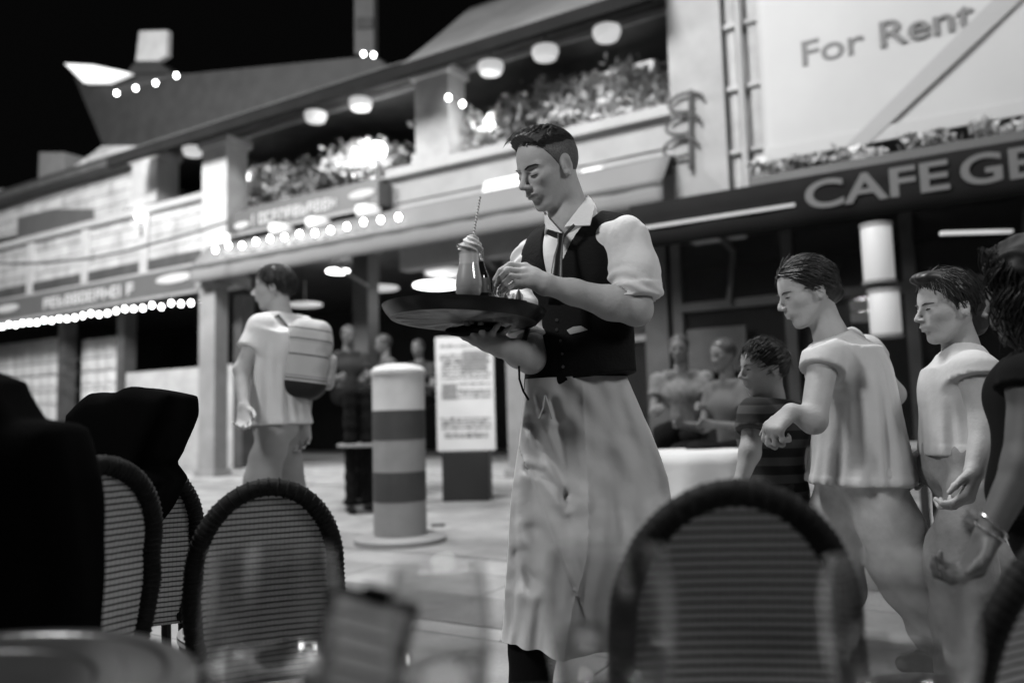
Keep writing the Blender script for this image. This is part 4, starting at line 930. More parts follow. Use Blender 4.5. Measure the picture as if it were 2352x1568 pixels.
# bottle
bx = TM.inverted() @ Vector(P(1108, 700, 2.08)); BM = Matrix.Translation(ontray(bx.x, -.105, .001)) @ Matrix.Rotation(math.radians(-2), 4, 'Y') @ Matrix.Scale(.98, 4)
bo = empty('soda_bottle', None, 'small dark soda bottle with a label behind the milkshake glass', 'bottle', mat=BM)
b = MB(); b.lathe([(.001, 0), (.024, .001), (.027, .008), (.0265, .05), (.0265, .075), (.024, .10), (.016, .125), (.0125, .14)], 40); b.build('bottle_body', M('dark_bottle_glass', .012, .06, vary=0, coat=.5), bo, world=BM, smooth=True)
b = MB(); b.lathe([(.0125, .1405), (.012, .16), (.0135, .164), (.0135, .170), (.011, .172)], 24); b.build('bottle_neck', M('clear_neck', .5, .05, trans=.7, vary=0), bo, world=BM, smooth=True)
b = MB(); b.lathe([(.0272, .052), (.0272, .082), (.0258, .093)], 40); b.build('label', M('bottle_label', .06, .5, vary=.2, vscale=60), bo, world=BM, smooth=True)
lp = BM.inverted() @ Vector(P(1118, 655, 2.04)); b = MB(); b.box(.019, .0225, -.021, -.014, .062, .072); b.build('label_square', m_letter, bo, world=BM)
# empty glass tumbler behind + paper napkins
b = MB(); tx = TM.inverted() @ Vector(P(1126, 700, 2.12)); TM2 = Matrix.Translation(ontray(tx.x, -.055, .001)); b.lathe([(.001, 0), (.024, 0), (.029, .10), (.027, .10), (.022, .005), (.001, .005)], 36)
o_ = b.build('tumbler', m_glass, None, world=TM2, smooth=True); tag(o_, 'clear empty tumbler on the tray beside the dark bottle', 'glass')
def crumple(x, y, z, sz, seed, label):
    b = MB(); r = np.random.RandomState(seed); n = 14; c = ontray(x, y, z)
    G = [[np.array(c) + np.array([(i / n - .5) * sz, (j / n - .5) * sz * .8, .018 * math.sin(i * .9 + seed) * math.cos(j * .8) + .012 * r.rand() + .01 * (i / n) + .012]) for j in range(n + 1)] for i in range(n + 1)]
    b.grid(G); o_ = b.build('paper_napkin', M('napkin_paper', .6, .8, bump=.2, bscale=90), None, solid=.001, smooth=False); tag(o_, label, 'napkin')
nx = TM.inverted() @ Vector(P(1168, 706, 2.16)); crumple(nx.x, -.09, .018, .08, 3, 'crumpled white paper napkin on the tray under the waiter fingers')
nx = TM.inverted() @ Vector(P(1148, 706, 2.24)); crumple(nx.x, -.05, .03, .06, 5, 'second white paper napkin further back on the tray')
b = MB(); kx = TM.inverted() @ Vector(P(1180, 706, 2.12)); k_ = np.array(ontray(kx.x, -.12, .012)); b.prism([k_ + [-.055, 0, 0], k_ + [.05, 0, 0], k_ + [.035, 0, .022], k_ + [-.01, 0, .03]], (0, .05, 0)); o_ = b.build('bill_holder', m_satin, bevel=.004); tag(o_, 'small dark folded bill holder on the right side of the tray', 'bill holder')

# ======== generic figure
def figure(name, label, cat, J, HR, HS, mats, opts, group=None, h=.008):
    """J: joint positions; every figure: continuous skin body + clothes as children"""
    root = empty(name, np.array([J['hip'][0], J['hip'][1], 0]), label, cat, group)
    HO = J['head']; nb = in_local(J['neck'], HO, HR, HS); sc = HS / .235
    def arm(p, s): return chain(p, [J['sh' + s], J['el' + s], J['wr' + s]], [.047 * sc, .040 * sc, .026 * sc], .02)
    hands = {s: hand_pts(J['wr' + s], J['wr' + s] - J['el' + s] + np.array(opts.get('hd' + s, (0, 0, 0))), opts.get('hn' + s, (0, -1, 0)), .185 * sc, side=1 if s == 'L' else -1, curl=opts.get('curl', 25)) for s in 'LR'}
    legs = [[J['hip'] + (J['kn' + s] - J['hip']) * .08 + opts['side'] * (.085 * sc if s == 'L' else -.085 * sc), J['kn' + s], J['an' + s]] for s in 'LR']
    def body(p):
        q = in_local(p, HO, HR, HS); d = head_sdf(q, fem=opts.get('fem', 0)) * HS
        d = su(d, rc(q, (-.13, 0, -.12), nb, .20, .22) * HS, .02)
        d = su(d, chain(p, [J['neck'], J['chest'], J['hip']], [.05 * sc, .10 * sc * opts.get('bt', .8), .11 * sc * opts.get('bt', .8)], .06), .03)
        for s in 'LR':
            a = su(arm(p, s), hand_sdf(p, hands[s]), .01); d = su(d, su(a, rc(p, J['chest'], J['sh' + s], .07 * sc * opts.get('bt', .8), .045 * sc), .03), .02) 
        for lg in legs: d = su(d, chain(p, lg, [.062 * sc, .052 * sc, .038 * sc], .03), .02)
        return d
    tips = [q for s in 'LR' for pts, r in hands[s][1] for q in pts]
    lo, hi = bnd(HO, J['neck'], J['chest'], J['hip'], *[J[k] for k in J if k != 'head'], *tips, m=.14 * sc); lo[2] = max(lo[2], .0)
    sdf_mesh('body', body, lo, hi, h, mats['skin'], root)
    def shirt(p):
        sd = opts['side']; d = None
        c0 = J['chest']; w_ = opts.get('w', .10) * sc; fl = opts.get('flat', .12) * sc
        d = rc(p, c0 - sd * w_, c0 + sd * w_, fl, fl); d = su(d, rc(p, J['neck'] * .55 + J['shL'] * .45, J['neck'] * .55 + J['shR'] * .45, .065 * sc, .065 * sc), .06)
        d = su(d, rc(p, J['hip'] - sd * w_ * .7, J['hip'] + sd * w_ * .7, fl * opts.get('flare', 1.0), fl * opts.get('flare', 1.0)), .10 * sc)
        d = su(d, chain(p, [c0, J['hip']], [fl * 1.1, fl * 1.15 * opts.get('flare', 1.0)], .05), .05)
        cutn = opts.get('sleeve', .55)
        for s in 'LR':
            e = J['sh' + s] + (J['el' + s] - J['sh' + s]) * cutn; ax = J['el' + s] - J['sh' + s]; L_ = np.linalg.norm(ax); ax = ax / L_
            a = chain(p, [J['sh' + s] * .7 + c0 * .3, J['sh' + s], e], [.075 * sc, .066 * sc, .072 * sc], .03); a = np.maximum(a, (p - J['sh' + s]) @ ax - L_ * cutn); d = su(d, a, .02)
        if 'rings' in opts:
            Rg = opts['rings']; zz = [r_[0] for r_ in Rg][::-1]; I_ = lambda k: np.interp(p[:, 2], zz, [r_[k] for r_ in Rg][::-1])
            cx, cy, rx, ry = I_(1), I_(2), I_(3), I_(4); th = np.arctan2((p[:, 1] - cy) / ry, (p[:, 0] - cx) / rx); g = np.clip((zz[-1] - p[:, 2]) / (zz[-1] - zz[0]), 0, 1)
            k_ = 1 + g * .055 * (np.sin(7 * th + 3 * g + .6) + .6 * np.sin(12 * th - 4 * g) + .5 * np.sin(19 * th + 2)); dr = (np.sqrt(((p[:, 0] - cx) / rx) ** 2 + ((p[:, 1] - cy) / ry) ** 2) / k_ - 1) * np.minimum(rx, ry) * .85
            dr = dr - .0015 * (np.abs(p[:, 2] - zz[0] - .018) < .012); dr = np.maximum(dr, p[:, 2] - zz[-1]); d = su(d, dr, .04); d = np.maximum(d, zz[0] - p[:, 2]); return np.maximum(d, (p - J['neck']) @ ((J['neck'] - J['chest']) / np.linalg.norm(J['neck'] - J['chest']))) + opts.get('wr', .005) * wob(p, 13, 7, 2)
        up = J['neck'] - J['hip']; up /= np.linalg.norm(up); d = np.maximum(d, -((p - J['hip']) @ up + opts.get('hem', .08) * sc)); d = np.maximum(d, (p - J['neck']) @ up - .0)
        return d + opts.get('wr', .005) * wob(p, 13, 7, 2) + .004 * np.sin(((p - c0) @ sd) * 38 + 2 * wob(p, 6)) * np.clip((c0 - p)[:, 2] * 5, 0, 1)
    lo, hi = bnd(J['neck'], J['chest'], J['hip'], J['shL'], J['shR'], J['shL'] + (J['elL'] - J['shL']) * .6, J['shR'] + (J['elR'] - J['shR']) * .6, m=.22 * sc)
    sdf_mesh('shirt', shirt, lo, hi, h, mats['shirt'], root)
    def trou(p):
        d = None
        for lg in legs:
            e = chain(p, lg[:2] + [lg[1] + (lg[2] - lg[1]) * opts.get('tlen', .95)], [opts.get('thigh', .100) * sc, .080 * sc * opts.get('bell', 1), .062 * sc * opts.get('bell', 1)], .03); d = e if d is None else su(d, e, .03)
        d = su(d, rc(p, J['hip'] - opts['side'] * .05 * sc, J['hip'] + opts['side'] * .05 * sc, .11 * sc, .11 * sc), .05); return d + .010 * wob(p, 16, 6, 4) + .006 * (np.abs(np.sin((p @ opts['side']) * 26 + p[:, 2] * 20 + 3 * wob(p, 6, 5, 1))) - .6) + .004 * np.sin(p[:, 2] * 46 + 3 * wob(p, 7, 5, 8))
    lo, hi = bnd(J['hip'], *[q for lg in legs for q in lg], m=.16 * sc); lo[2] = max(lo[2], -.02)
    sdf_mesh('trousers', trou, lo, hi, h * 1.2, mats['trousers'], root)
    sdf_mesh('hair', lambda p: opts['hair'](in_local(p, HO, HR, HS)) * HS, *bnd(HO, m=opts.get('hm', .2) * sc), h * .8, mats['hair'], root)
    if opts.get('fuzz'):
        tgt = np.array(opts['fuzz'])
        def fz(i):
            r = np.random.RandomState(7000 + i)
            while True:
                v = r.randn(3); v /= np.linalg.norm(v); q = np.array((-.05, 0, .14)) + v * np.array((.447, .354, .402))
                if q[2] + .05 - min(q[0] + .10, 0) * 1.1 - max(q[0] - .02, 0) * 1.2 > .0 and not (q[0] > .34 and q[2] < .30): break
            fl = tgt - q; fl -= v * (fl @ v); fl /= np.linalg.norm(fl) + 1e-6; fl += .15 * r.randn(3); L_ = .16
            return [q - fl * L_ * .5, q + v * .014, q + fl * L_ * .6 + v * .006, q + fl * L_ * 1.1 - v * .02]
        hair_strands(HO, HR, HS, 700, fz, mats['hair'], root, r=.0013)
    for s in 'LR':
        a_ = J['an' + s]; R_ = opts['R']
        def shoe(p):
            q = in_local(p, a_, R_) / sc; d = chain(q, [(-.06, 0, -.035), (.06, 0, -.04), (.15, 0, -.045)], [.040, .038, .028], .03); return np.maximum(d, -(q[:, 2] + .07)) * sc
        sdf_mesh('shoe', shoe, a_ - .22 * sc, a_ + .22 * sc, h * 1.1, mats['shoe'], root)
    b = MB()
    for s in (1, -1): b.tube([tolocal(q, HO, HR, HS) for q in [(.385, .05 * s, .06), (.375, .12 * s, .08), (.31, .215 * s, .07)]], [.002, .0035, .0015], 6, flat=.5)
    b.build('eyebrows', mats['hair'], root, smooth=True)
    b = MB()
    for s in (1, -1): b.tube([tolocal(q, HO, HR, HS) for q in [(.362, .08 * s, -.012), (.362, .13 * s, -.002), (.315, .19 * s, -.012)]], [.0015, .0035, .0015], 6, flat=.5)
    b.build('eyes', m_black, root, smooth=True)
    return root
def short_hair(q):
    a = q.copy(); a[:, 1] = np.abs(a[:, 1]); d = ell(a, (-.05, 0, .14), (.445, .352, .40))
    low = -(a[:, 2] + .05 - np.clip(a[:, 0] + .10, -.6, 0) * 1.1 - np.clip(a[:, 0] - .02, 0, 1) * 1.2); d = np.maximum(d, low * .8); d = np.maximum(d, -ell(a, (.48, 0, .10), (.17, .32, .24))); return d + .004 * np.sin(q[:, 1] * 60 + q[:, 2] * 40)
def bun_hair(q):
    d = short_hair(q); a = q.copy(); d = su(d, ell(a, (-.42, 0, -.12), (.13, .12, .12)), .08); return su(d, ell(a, (-.28, 0, -.06), (.2, .25, .22)), .08) + .004 * np.sin(q[:, 0] * 50 + q[:, 2] * 60)
def long_hair(q):
    a = q.copy(); a[:, 1] = np.abs(a[:, 1]); d = ell(a, (-.12, 0, .20), (.50, .46, .44)); d = su(d, ell(a, (-.42, 0, -.25), (.36, .48, .52)), .15); d = su(d, ell(a, (-.5, .0, -.6), (.30, .42, .42)), .15)
    d = np.maximum(d, -rc(a, (.36, 0, .05), (.50, 0, -.3), .30, .34)); d = np.maximum(d, np.minimum(a[:, 0] - .16, -(a[:, 2] - .30)) * .7 ) if True else d
    return d + .035 * wob(q, 16, 8, 1) + .02 * np.sin(q[:, 2] * 30 + 4 * wob(q, 7))
def drop(p, z): return np.array([p[0], p[1], z])
X = np.array([1, 0, 0.]); Yv = np.array([0, 1., 0])

def rings(rows, d, ry):
    out = []
    for y, xl, xr in rows: a, b_ = P(xl, y, d), P(xr, y, d); out.append(((a[2] + b_[2]) / 2, (a[0] + b_[0]) / 2, d, (b_[0] - a[0]) / 2, ry))
    return out
# backpack man
d = 4.1; R_ = heading(170); sd = R_[1]
hip = P(640, 965, d); J = dict(head=P(628, 662, d), neck=P(645, 722, d), chest=P(645, 800, d), hip=hip, shL=P(585, 755, d - .10), elL=P(555, 850, d - .22), wrL=P(560, 935, d - .32), shR=P(690, 752, d + .12), elR=P(705, 870, d + .16), wrR=P(700, 975, d + .10))
J['hip'] = hip; J['knL'] = P(600, 1100, d - .15); J['anL'] = drop(P(580, 1230, d - .15), .085); J['knR'] = P(665, 1100, d + .1); J['anR'] = drop(P(715, 1215, d + .1), .10)
J['shL'] = P(600, 752, d - .16); 
bm_ = figure('person', 'man in a white polo shirt with a pale backpack walking left by the middle shop', 'person', J, R_ if False else heading(186, 0), .232,
       dict(skin=m_skin, shirt=M('white_polo', .62, .85, bump=.3, bscale=20, vary=.04), trousers=M('grey_shorts', .28, .85, bump=.3, bscale=20, vary=.1), hair=m_hair, shoe=m_black), dict(side=heading(195)[1], R=heading(186), fuzz=(-.3, 0, -.8), hair=short_hair, hem=.03, sleeve=.52, w=.085, flat=.11, flare=1.0, tlen=.3, rings=rings([(770, 590, 700), (860, 572, 700), (930, 566, 706), (975, 562, 712)], 4.1, .215)), h=.009)
BK = Matrix.Translation(Vector(P(708, 822, d - .02))) @ Matrix.Rotation(math.radians(12), 4, 'Z') @ Matrix.Rotation(math.radians(8), 4, 'Y')
bk = empty('backpack', None, 'pale backpack with a black base and dark zips on the man back', 'backpack', mat=BK)
def bag(p): q = np.abs(p - np.array((0, 0, -.01))) - np.array((.035, .085, .125)) + 0 * p; return np.linalg.norm(np.maximum(q, 0), axis=1) + np.minimum(q.max(1), 0) - .075 + .004 * np.sin(p[:, 2] * 60) * (p[:, 0] > .05) + .006 * wob(p, 18, 6, 3)
def bagm(nt, bb, tc):
    n_ = nt.nodes; l_ = nt.links; s_ = n_.new('ShaderNodeSeparateXYZ'); l_.new(tc.outputs['Object'], s_.inputs[0]); mr = n_.new('ShaderNodeMapRange'); mr.inputs['From Min'].default_value = -.25; mr.inputs['From Max'].default_value = .25; l_.new(s_.outputs['Z'], mr.inputs['Value'])
    r_ = n_.new('ShaderNodeValToRGB'); r_.color_ramp.interpolation = 'CONSTANT'; l_.new(mr.outputs[0], r_.inputs[0]); cr = r_.color_ramp; cr.elements[0].color = (.006,) * 3 + (1,); cr.elements[1].position = .24; cr.elements[1].color = (.42,) * 3 + (1,)
    for pos, c_ in ((.26, .08), (.275, .42), (.29, .1), (.30, .4), (.5, .06), (.515, .45), (.63, .38), (.66, .09), (.67, .48), (.76, .07), (.77, .44)): e = cr.elements.new(pos); e.color = (c_,) * 3 + (1,)
    l_.new(r_.outputs[0], bb.inputs['Base Color'])
o_ = sdf_mesh('bag', bag, (-.2, -.2, -.25), (.2, .2, .25), .01, M('backpack_cloth', .4, .8, vary=0, extra=bagm), bk); o_.matrix_basis = Matrix.Identity(4)
def bagp(p): q = np.abs(p - np.array((.105, 0, -.06))) - np.array((.012, .07, .06)); return np.linalg.norm(np.maximum(q, 0), axis=1) + np.minimum(q.max(1), 0) - .03
o_ = sdf_mesh('front_pocket', bagp, (0, -.15, -.2), (.2, .15, .1), .01, M('pocket_cloth', .33, .8, vary=.3, vscale=20), bk); o_.matrix_basis = Matrix.Identity(4)
b = MB()
for s in (-.07, .07): b.tube([(-.1, s, .12), (-.17, s, .19), (-.24, s, .13), (-.27, s, -.02), (-.2, s, -.14), (-.1, s, -.18)], .016, 8, flat=.5)
b.build('shoulder_strap', m_letter2, bk, world=BK, smooth=True)

# woman in white
d = 2.68; sd = heading(183)[1]
J = dict(head=P(1852, 672, d), neck=P(1908, 772, d), chest=P(1940, 850, d), hip=P(1966, 1075, d), shL=P(1893, 822, d - .17), elL=P(1868, 965, d - .24), wrL=P(1818, 945, d - .25), shR=P(1985, 815, d + .16), elR=P(2052, 905, d + .22), wrR=P(1990, 985, d + .2),
         knL=P(2085, 1305, d - .08), anL=P(2178, 1485, d - .06), knR=P(1905, 1330, d + .06), anR=drop(P(1900, 1500, d + .1), .10))
figure('person', 'woman in a loose white top and pale trousers leaning forward as she walks left', 'person', J, heading(184, -14), .232,
       dict(skin=m_skin, shirt=M('loose_white_top', .52, .85, bump=.3, bscale=16, vary=.05), trousers=M('pale_trousers', .52, .9, bump=.5, bscale=16, vary=.22, vscale=7), hair=m_hair, shoe=M('pale_sneaker', .4, .6)),
       dict(side=sd, R=heading(184), fuzz=(-.45, 0, -.1), hair=bun_hair, hem=.09, sleeve=.22, w=.05, flat=.10, flare=.9, rings=rings([(800, 1868, 2008), (850, 1880, 2028), (920, 1888, 2042), (1000, 1880, 2060), (1070, 1870, 2080), (1108, 1864, 2084)], 2.68, .20), fem=1, bell=1.35, bt=.65, thigh=.09, curl=62, hdL=(-.05, .0, -.12), hnL=(0, .3, -1)), h=.0075)
# child in striped top
d = 2.95; sd = heading(195)[1]
def stripe(nt, bb, tc):
    n_ = nt.nodes; l_ = nt.links; wv = n_.new('ShaderNodeTexWave'); wv.bands_direction = 'Z'; wv.inputs['Scale'].default_value = 5.2; wv.inputs['Distortion'].default_value = 1.2; wv.inputs['Detail Scale'].default_value = .6; l_.new(tc.outputs['Object'], wv.inputs[0]); r_ = n_.new('ShaderNodeValToRGB'); r_.color_ramp.elements[0].position = .45; r_.color_ramp.elements[0].color = (.012, .012, .012, 1); r_.color_ramp.elements[1].position = .6; r_.color_ramp.elements[1].color = (.07, .07, .07, 1); l_.new(wv.outputs['Fac'], r_.inputs[0]); l_.new(r_.outputs[0], bb.inputs['Base Color'])
J = dict(head=P(1752, 845, d), neck=P(1770, 915, d), chest=P(1772, 985, d), hip=P(1770, 1130, d), shL=P(1735, 950, d - .10), elL=P(1722, 1040, d - .16), wrL=P(1700, 1110, d - .2), shR=P(1815, 950, d + .1), elR=P(1820, 1040, d + .14), wrR=P(1800, 1110, d + .1),
         knL=P(1750, 1260, d - .05), anL=drop(P(1740, 1400, d - .05), .07), knR=P(1795, 1260, d + .05), anR=drop(P(1820, 1400, d + .05), .07))
figure('person', 'small dark haired child in a dark striped top beside the woman in white', 'person', J, heading(192, -4), .208,
       dict(skin=m_skin, shirt=M('striped_top', .05, .85, vary=0, extra=stripe), trousers=M('dark_shorts', .03, .8), hair=m_hair, shoe=m_black), dict(side=sd, R=heading(195), fuzz=(.5, 0, -.1), hair=short_hair, hem=.06, sleeve=.5, w=.075, flat=.11, flare=1.05, tlen=.4), h=.008)
# girl in white a little further back
d = 2.45; sd = heading(188)[1]
def fringe_hair(q):
    d0 = short_hair(q); return su(su(d0, ell(q, (.22, 0, .44), (.24, .22, .10)), .06), ell(q, (-.36, 0, -.06), (.20, .27, .36)), .1) + .004 * np.sin(q[:, 1] * 60)
J = dict(head=P(2176, 708, d), neck=P(2208, 806, d + .02), chest=P(2206, 890, d), hip=P(2222, 1050, d), shL=P(2236, 856, d - .12), elL=P(2262, 975, d - .16), wrL=P(2236, 1085, d - .2), shR=P(2180, 870, d + .12), elR=P(2170, 985, d + .16), wrR=P(2130, 1040, d + .2),
         knL=P(2205, 1270, d - .06), anL=drop(P(2215, 1520, d - .06), .08), knR=P(2235, 1270, d + .08), anR=drop(P(2290, 1500, d + .1), .08))
gr = figure('person', 'girl in a white top and jeans with a swept up dark fringe', 'person', J, heading(183, -3), .222,
       dict(skin=m_skin, shirt=M('white_cropped_top', .52, .85, bump=.3, bscale=20), trousers=M('pale_jeans', .27, .9, bump=.4, bscale=22, vary=.3, vscale=9), hair=m_hair, shoe=m_black), dict(side=sd, R=heading(188), fuzz=(.3, 0, .7), hair=fringe_hair, hem=-.01, sleeve=.12, w=.045, flat=.085, flare=.9, thigh=.075, wr=.007, rings=rings([(850, 2140, 2268), (920, 2134, 2272), (990, 2136, 2280), (1042, 2138, 2288)], 2.45, .14), hm=.22, bt=.5, bell=1.25, curl=42, fem=1, hnL=(-.6, .5, 0)), h=.0065)
# darker person cropped by the right edge, nearer the camera
d = 1.85; sd = heading(186)[1]
J = dict(head=P(2362, 680, d), neck=P(2400, 812, d + .02), chest=P(2425, 910, d), hip=P(2440, 1130, d), shL=P(2372, 885, d - .14), elL=P(2352, 1065, d - .17), wrL=P(2268, 1232, d - .18), shR=P(2470, 880, d + .14), elR=P(2490, 1030, d + .2), wrR=P(2480, 1150, d + .2),
         knL=P(2440, 1380, d - .06), anL=drop(P(2440, 1700, d - .06), .08), knR=P(2480, 1380, d + .08), anR=drop(P(2480, 1650, d + .1), .08))
gb = figure('person', 'curly haired person in black with a bare braceleted arm, cut by the right edge', 'person', J, heading(118, -2), .228,
       dict(skin=M('shaded_skin', .07, .6, vary=.1, vscale=14), shirt=m_black, trousers=m_black, hair=M('black_curly_hair', .010, .6, vary=.4, vscale=60, spec=.2), shoe=m_black), dict(side=sd, R=heading(186), hair=long_hair, hem=.06, sleeve=.10, w=.07, flat=.11, flare=1.1, hm=.30, curl=42, fem=1, hnL=(-1, 0, 0)), h=.0065)  # skin colour darkened for the shade on the near arm
def curl(i):
    r = np.random.RandomState(900 + i); a = r.uniform(-1.25, 1.25); t0 = r.uniform(-.2, 1.0); x0 = -.12 - .42 * abs(math.cos(a)) * t0 + .28 * (1 - t0) * math.cos(a * .7); y0 = .47 * math.sin(a); z0 = .55 - .35 * t0 - .25 * abs(y0)
    L_ = r.uniform(.5, 1.1); ph = r.rand() * 6; q = []
    for k in range(14): u_ = k / 13; q.append((x0 - .10 * u_ + .05 * math.sin(ph + 11 * u_), y0 * (1 + .25 * u_) + .05 * math.cos(ph + 11 * u_), z0 - L_ * u_))
    return q
b = MB()
for i in range(520):
    pts = [tolocal(q, J['head'], heading(118, -2), .228) for q in curl(i)]; b.tube(pts, [.0020] * 10 + [.0018, .0014, .001, .0006], 4)
b.build('curls', _mats['black_curly_hair'], gb, smooth=True)
ax = J['wrL'] - J['elL']; ax /= np.linalg.norm(ax); e1 = np.cross(ax, Yv); e1 /= np.linalg.norm(e1); e2 = np.cross(ax, e1)
for k in (0, 1):
    b = MB(); c = J['wrL'] - ax * (.012 + .014 * k); b.tube([c + (e1 * math.cos(a) + e2 * math.sin(a)) * .032 + ax * .01 * math.sin(a + k) for a in np.linspace(0, 6.28, 28, endpoint=False)], .0018, 6, closed=True); b.build('bracelet', M('silver_chain', .7, .25, metal=1, vary=0), gb, smooth=True)

# seated guests at cafe tables in the background
def simple_table(x, y, d, r, label, cloth=None, zt=.74, group='cafe tables in front of the shops'):
    c = drop(P(x, y, d), 0); t = empty('cafe_table', c, label, 'table', group)
    b = MB(); b.lathe([(r - .01, zt - .03), (r, zt - .02), (r, zt), (r - .01, zt + .004)], 36, c=c); b.build('tabletop', cloth or m_pole, t)
    b = MB(); b.lathe([(.2, .004), (.2, .02), (.03, .04), (.025, zt - .032)], 20, c=c); b.build('pedestal', m_dark2, t, smooth=True)
    if cloth:
        b = MB(); G = [[c + np.array([(r + .012 + .03 * k / 6 * (1 + math.sin(9 * a))) * math.cos(a), (r + .012 + .03 * k / 6 * (1 + math.sin(9 * a))) * math.sin(a), zt + .006 - .4 * k / 6]) for a in np.linspace(0, 6.283, 60, endpoint=False)] for k in range(7)]
        b.grid(G, closed_u=True); o_ = b.build('tablecloth', cloth, None, smooth=True, solid=.003); tag(o_, 'white tablecloth draped over the ' + label, 'tablecloth')
    return t
m_cloth = M('table_linen', .5, .85, bump=.2, bscale=20, vary=.05)
def seated(x, y, d, hd, shirt, label, h=.013, skin=m_skin2, s=.225):
    """x,y: head centre"""
    H = P(x, y, d); R_ = heading(hd); f, l = R_[0], R_[1]; z = H[2]; J = dict(head=H, neck=H - [0, 0, .17] - f * .03, chest=H - [0, 0, .36] - f * .05, hip=H - [0, 0, .68] - f * .08)
    for s_, k in (('L', 1), ('R', -1)):
        J['sh' + s_] = H - [0, 0, .25] + l * .19 * k - f * .05; J['el' + s_] = J['sh' + s_] - [0, 0, .26] + f * .08 + l * .03 * k; J['wr' + s_] = J['el' + s_] + f * .22 + [0, 0, .03] - l * .05 * k
        J['kn' + s_] = J['hip'] + f * .42 + l * .1 * k; J['an' + s_] = drop(J['kn' + s_], .08) - f * .02
    return figure('person', label, 'person', J, heading(hd, -5), s, dict(skin=skin, shirt=shirt, trousers=m_black, hair=m_hair2, shoe=m_black), dict(side=l, R=R_, hair=short_hair, hem=.05, sleeve=.5, w=.09, flat=.11), group='guests seated in the background', h=h)
g_shirt = M('mid_grey_shirt', .07, .85, vary=.1); d_shirt = M('dark_shirt', .02, .85, vary=.1); p_shirt = M('pale_patterned_shirt', .12, .85, vary=.4, vscale=25)
seated(1660, 815, 5.6, 205, g_shirt, 'seated guest in a grey shirt just right of the waiter elbow')
seated(1560, 800, 6.4, 250, p_shirt, 'seated guest in a pale shirt half hidden behind the waiter')
simple_table(1590, 1000, 5.1, .36, 'round cafe table right of the waiter apron', m_cloth)
simple_table(1530, 985, 6.6, .35, 'second cloth covered table behind the waiter', m_cloth)
seated(800, 770, 9.0, 300, d_shirt, 'dark clothed guest seated behind the backpack')
seated(880, 790, 9.6, 200, g_shirt, 'guest in grey seated above the striped post')
seated(960, 800, 10.2, 250, d_shirt, 'dark clothed guest seated left of the menu board')
simple_table(850, 960, 8.8, .36, 'dark bare cafe table behind the striped post')
simple_table(2110, 955, 5.2, .45, 'grey bare cafe table between the woman and the girl in white tops')

# ======== foreground rattan chairs
def weave(nt, bb, tc):
    n_ = nt.nodes; l_ = nt.links; mp = n_.new('ShaderNodeMapping'); mp.inputs['Scale'].default_value = (1, 1, 1); l_.new(tc.outputs['Object'], mp.inputs[0])
    w1 = n_.new('ShaderNodeTexWave'); w1.bands_direction = 'Z'; w1.inputs['Scale'].default_value = 22; w1.inputs['Distortion'].default_value = .5; w1.inputs['Detail Scale'].default_value = 3
    w2 = n_.new('ShaderNodeTexWave'); w2.bands_direction = 'X'; w2.inputs['Scale'].default_value = 30; w2.inputs['Distortion'].default_value = .5
    for w_ in (w1, w2): l_.new(mp.outputs[0], w_.inputs[0])
    r1 = n_.new('ShaderNodeMapRange'); r1.inputs['From Min'].default_value = .0; r1.inputs['From Max'].default_value = .45; r1.inputs['To Min'].default_value = .01; r1.inputs['To Max'].default_value = .38; l_.new(w1.outputs['Fac'], r1.inputs['Value'])
    r2 = n_.new('ShaderNodeMapRange'); r2.inputs['From Max'].default_value = .3; r2.inputs['To Min'].default_value = .8; l_.new(w2.outputs['Fac'], r2.inputs['Value'])
    m_ = n_.new('ShaderNodeMath'); m_.operation = 'MULTIPLY'; l_.new(r1.outputs[0], m_.inputs[0]); l_.new(r2.outputs[0], m_.inputs[1]); l_.new(m_.outputs[0], bb.inputs['Base Color'])
    bp = n_.new('ShaderNodeBump'); bp.inputs['Strength'].default_value = .6; bp.inputs['Distance'].default_value = .003; l_.new(m_.outputs[0], bp.inputs['Height']); l_.new(bp.outputs[0], bb.inputs['Normal'])
m_weave = M('woven_rattan', .08, .6, vary=0, extra=weave); m_rim = M('dark_rattan_rim', .006, .7, spec=.2, vary=.5, vscale=40, bump=.3, bscale=90)
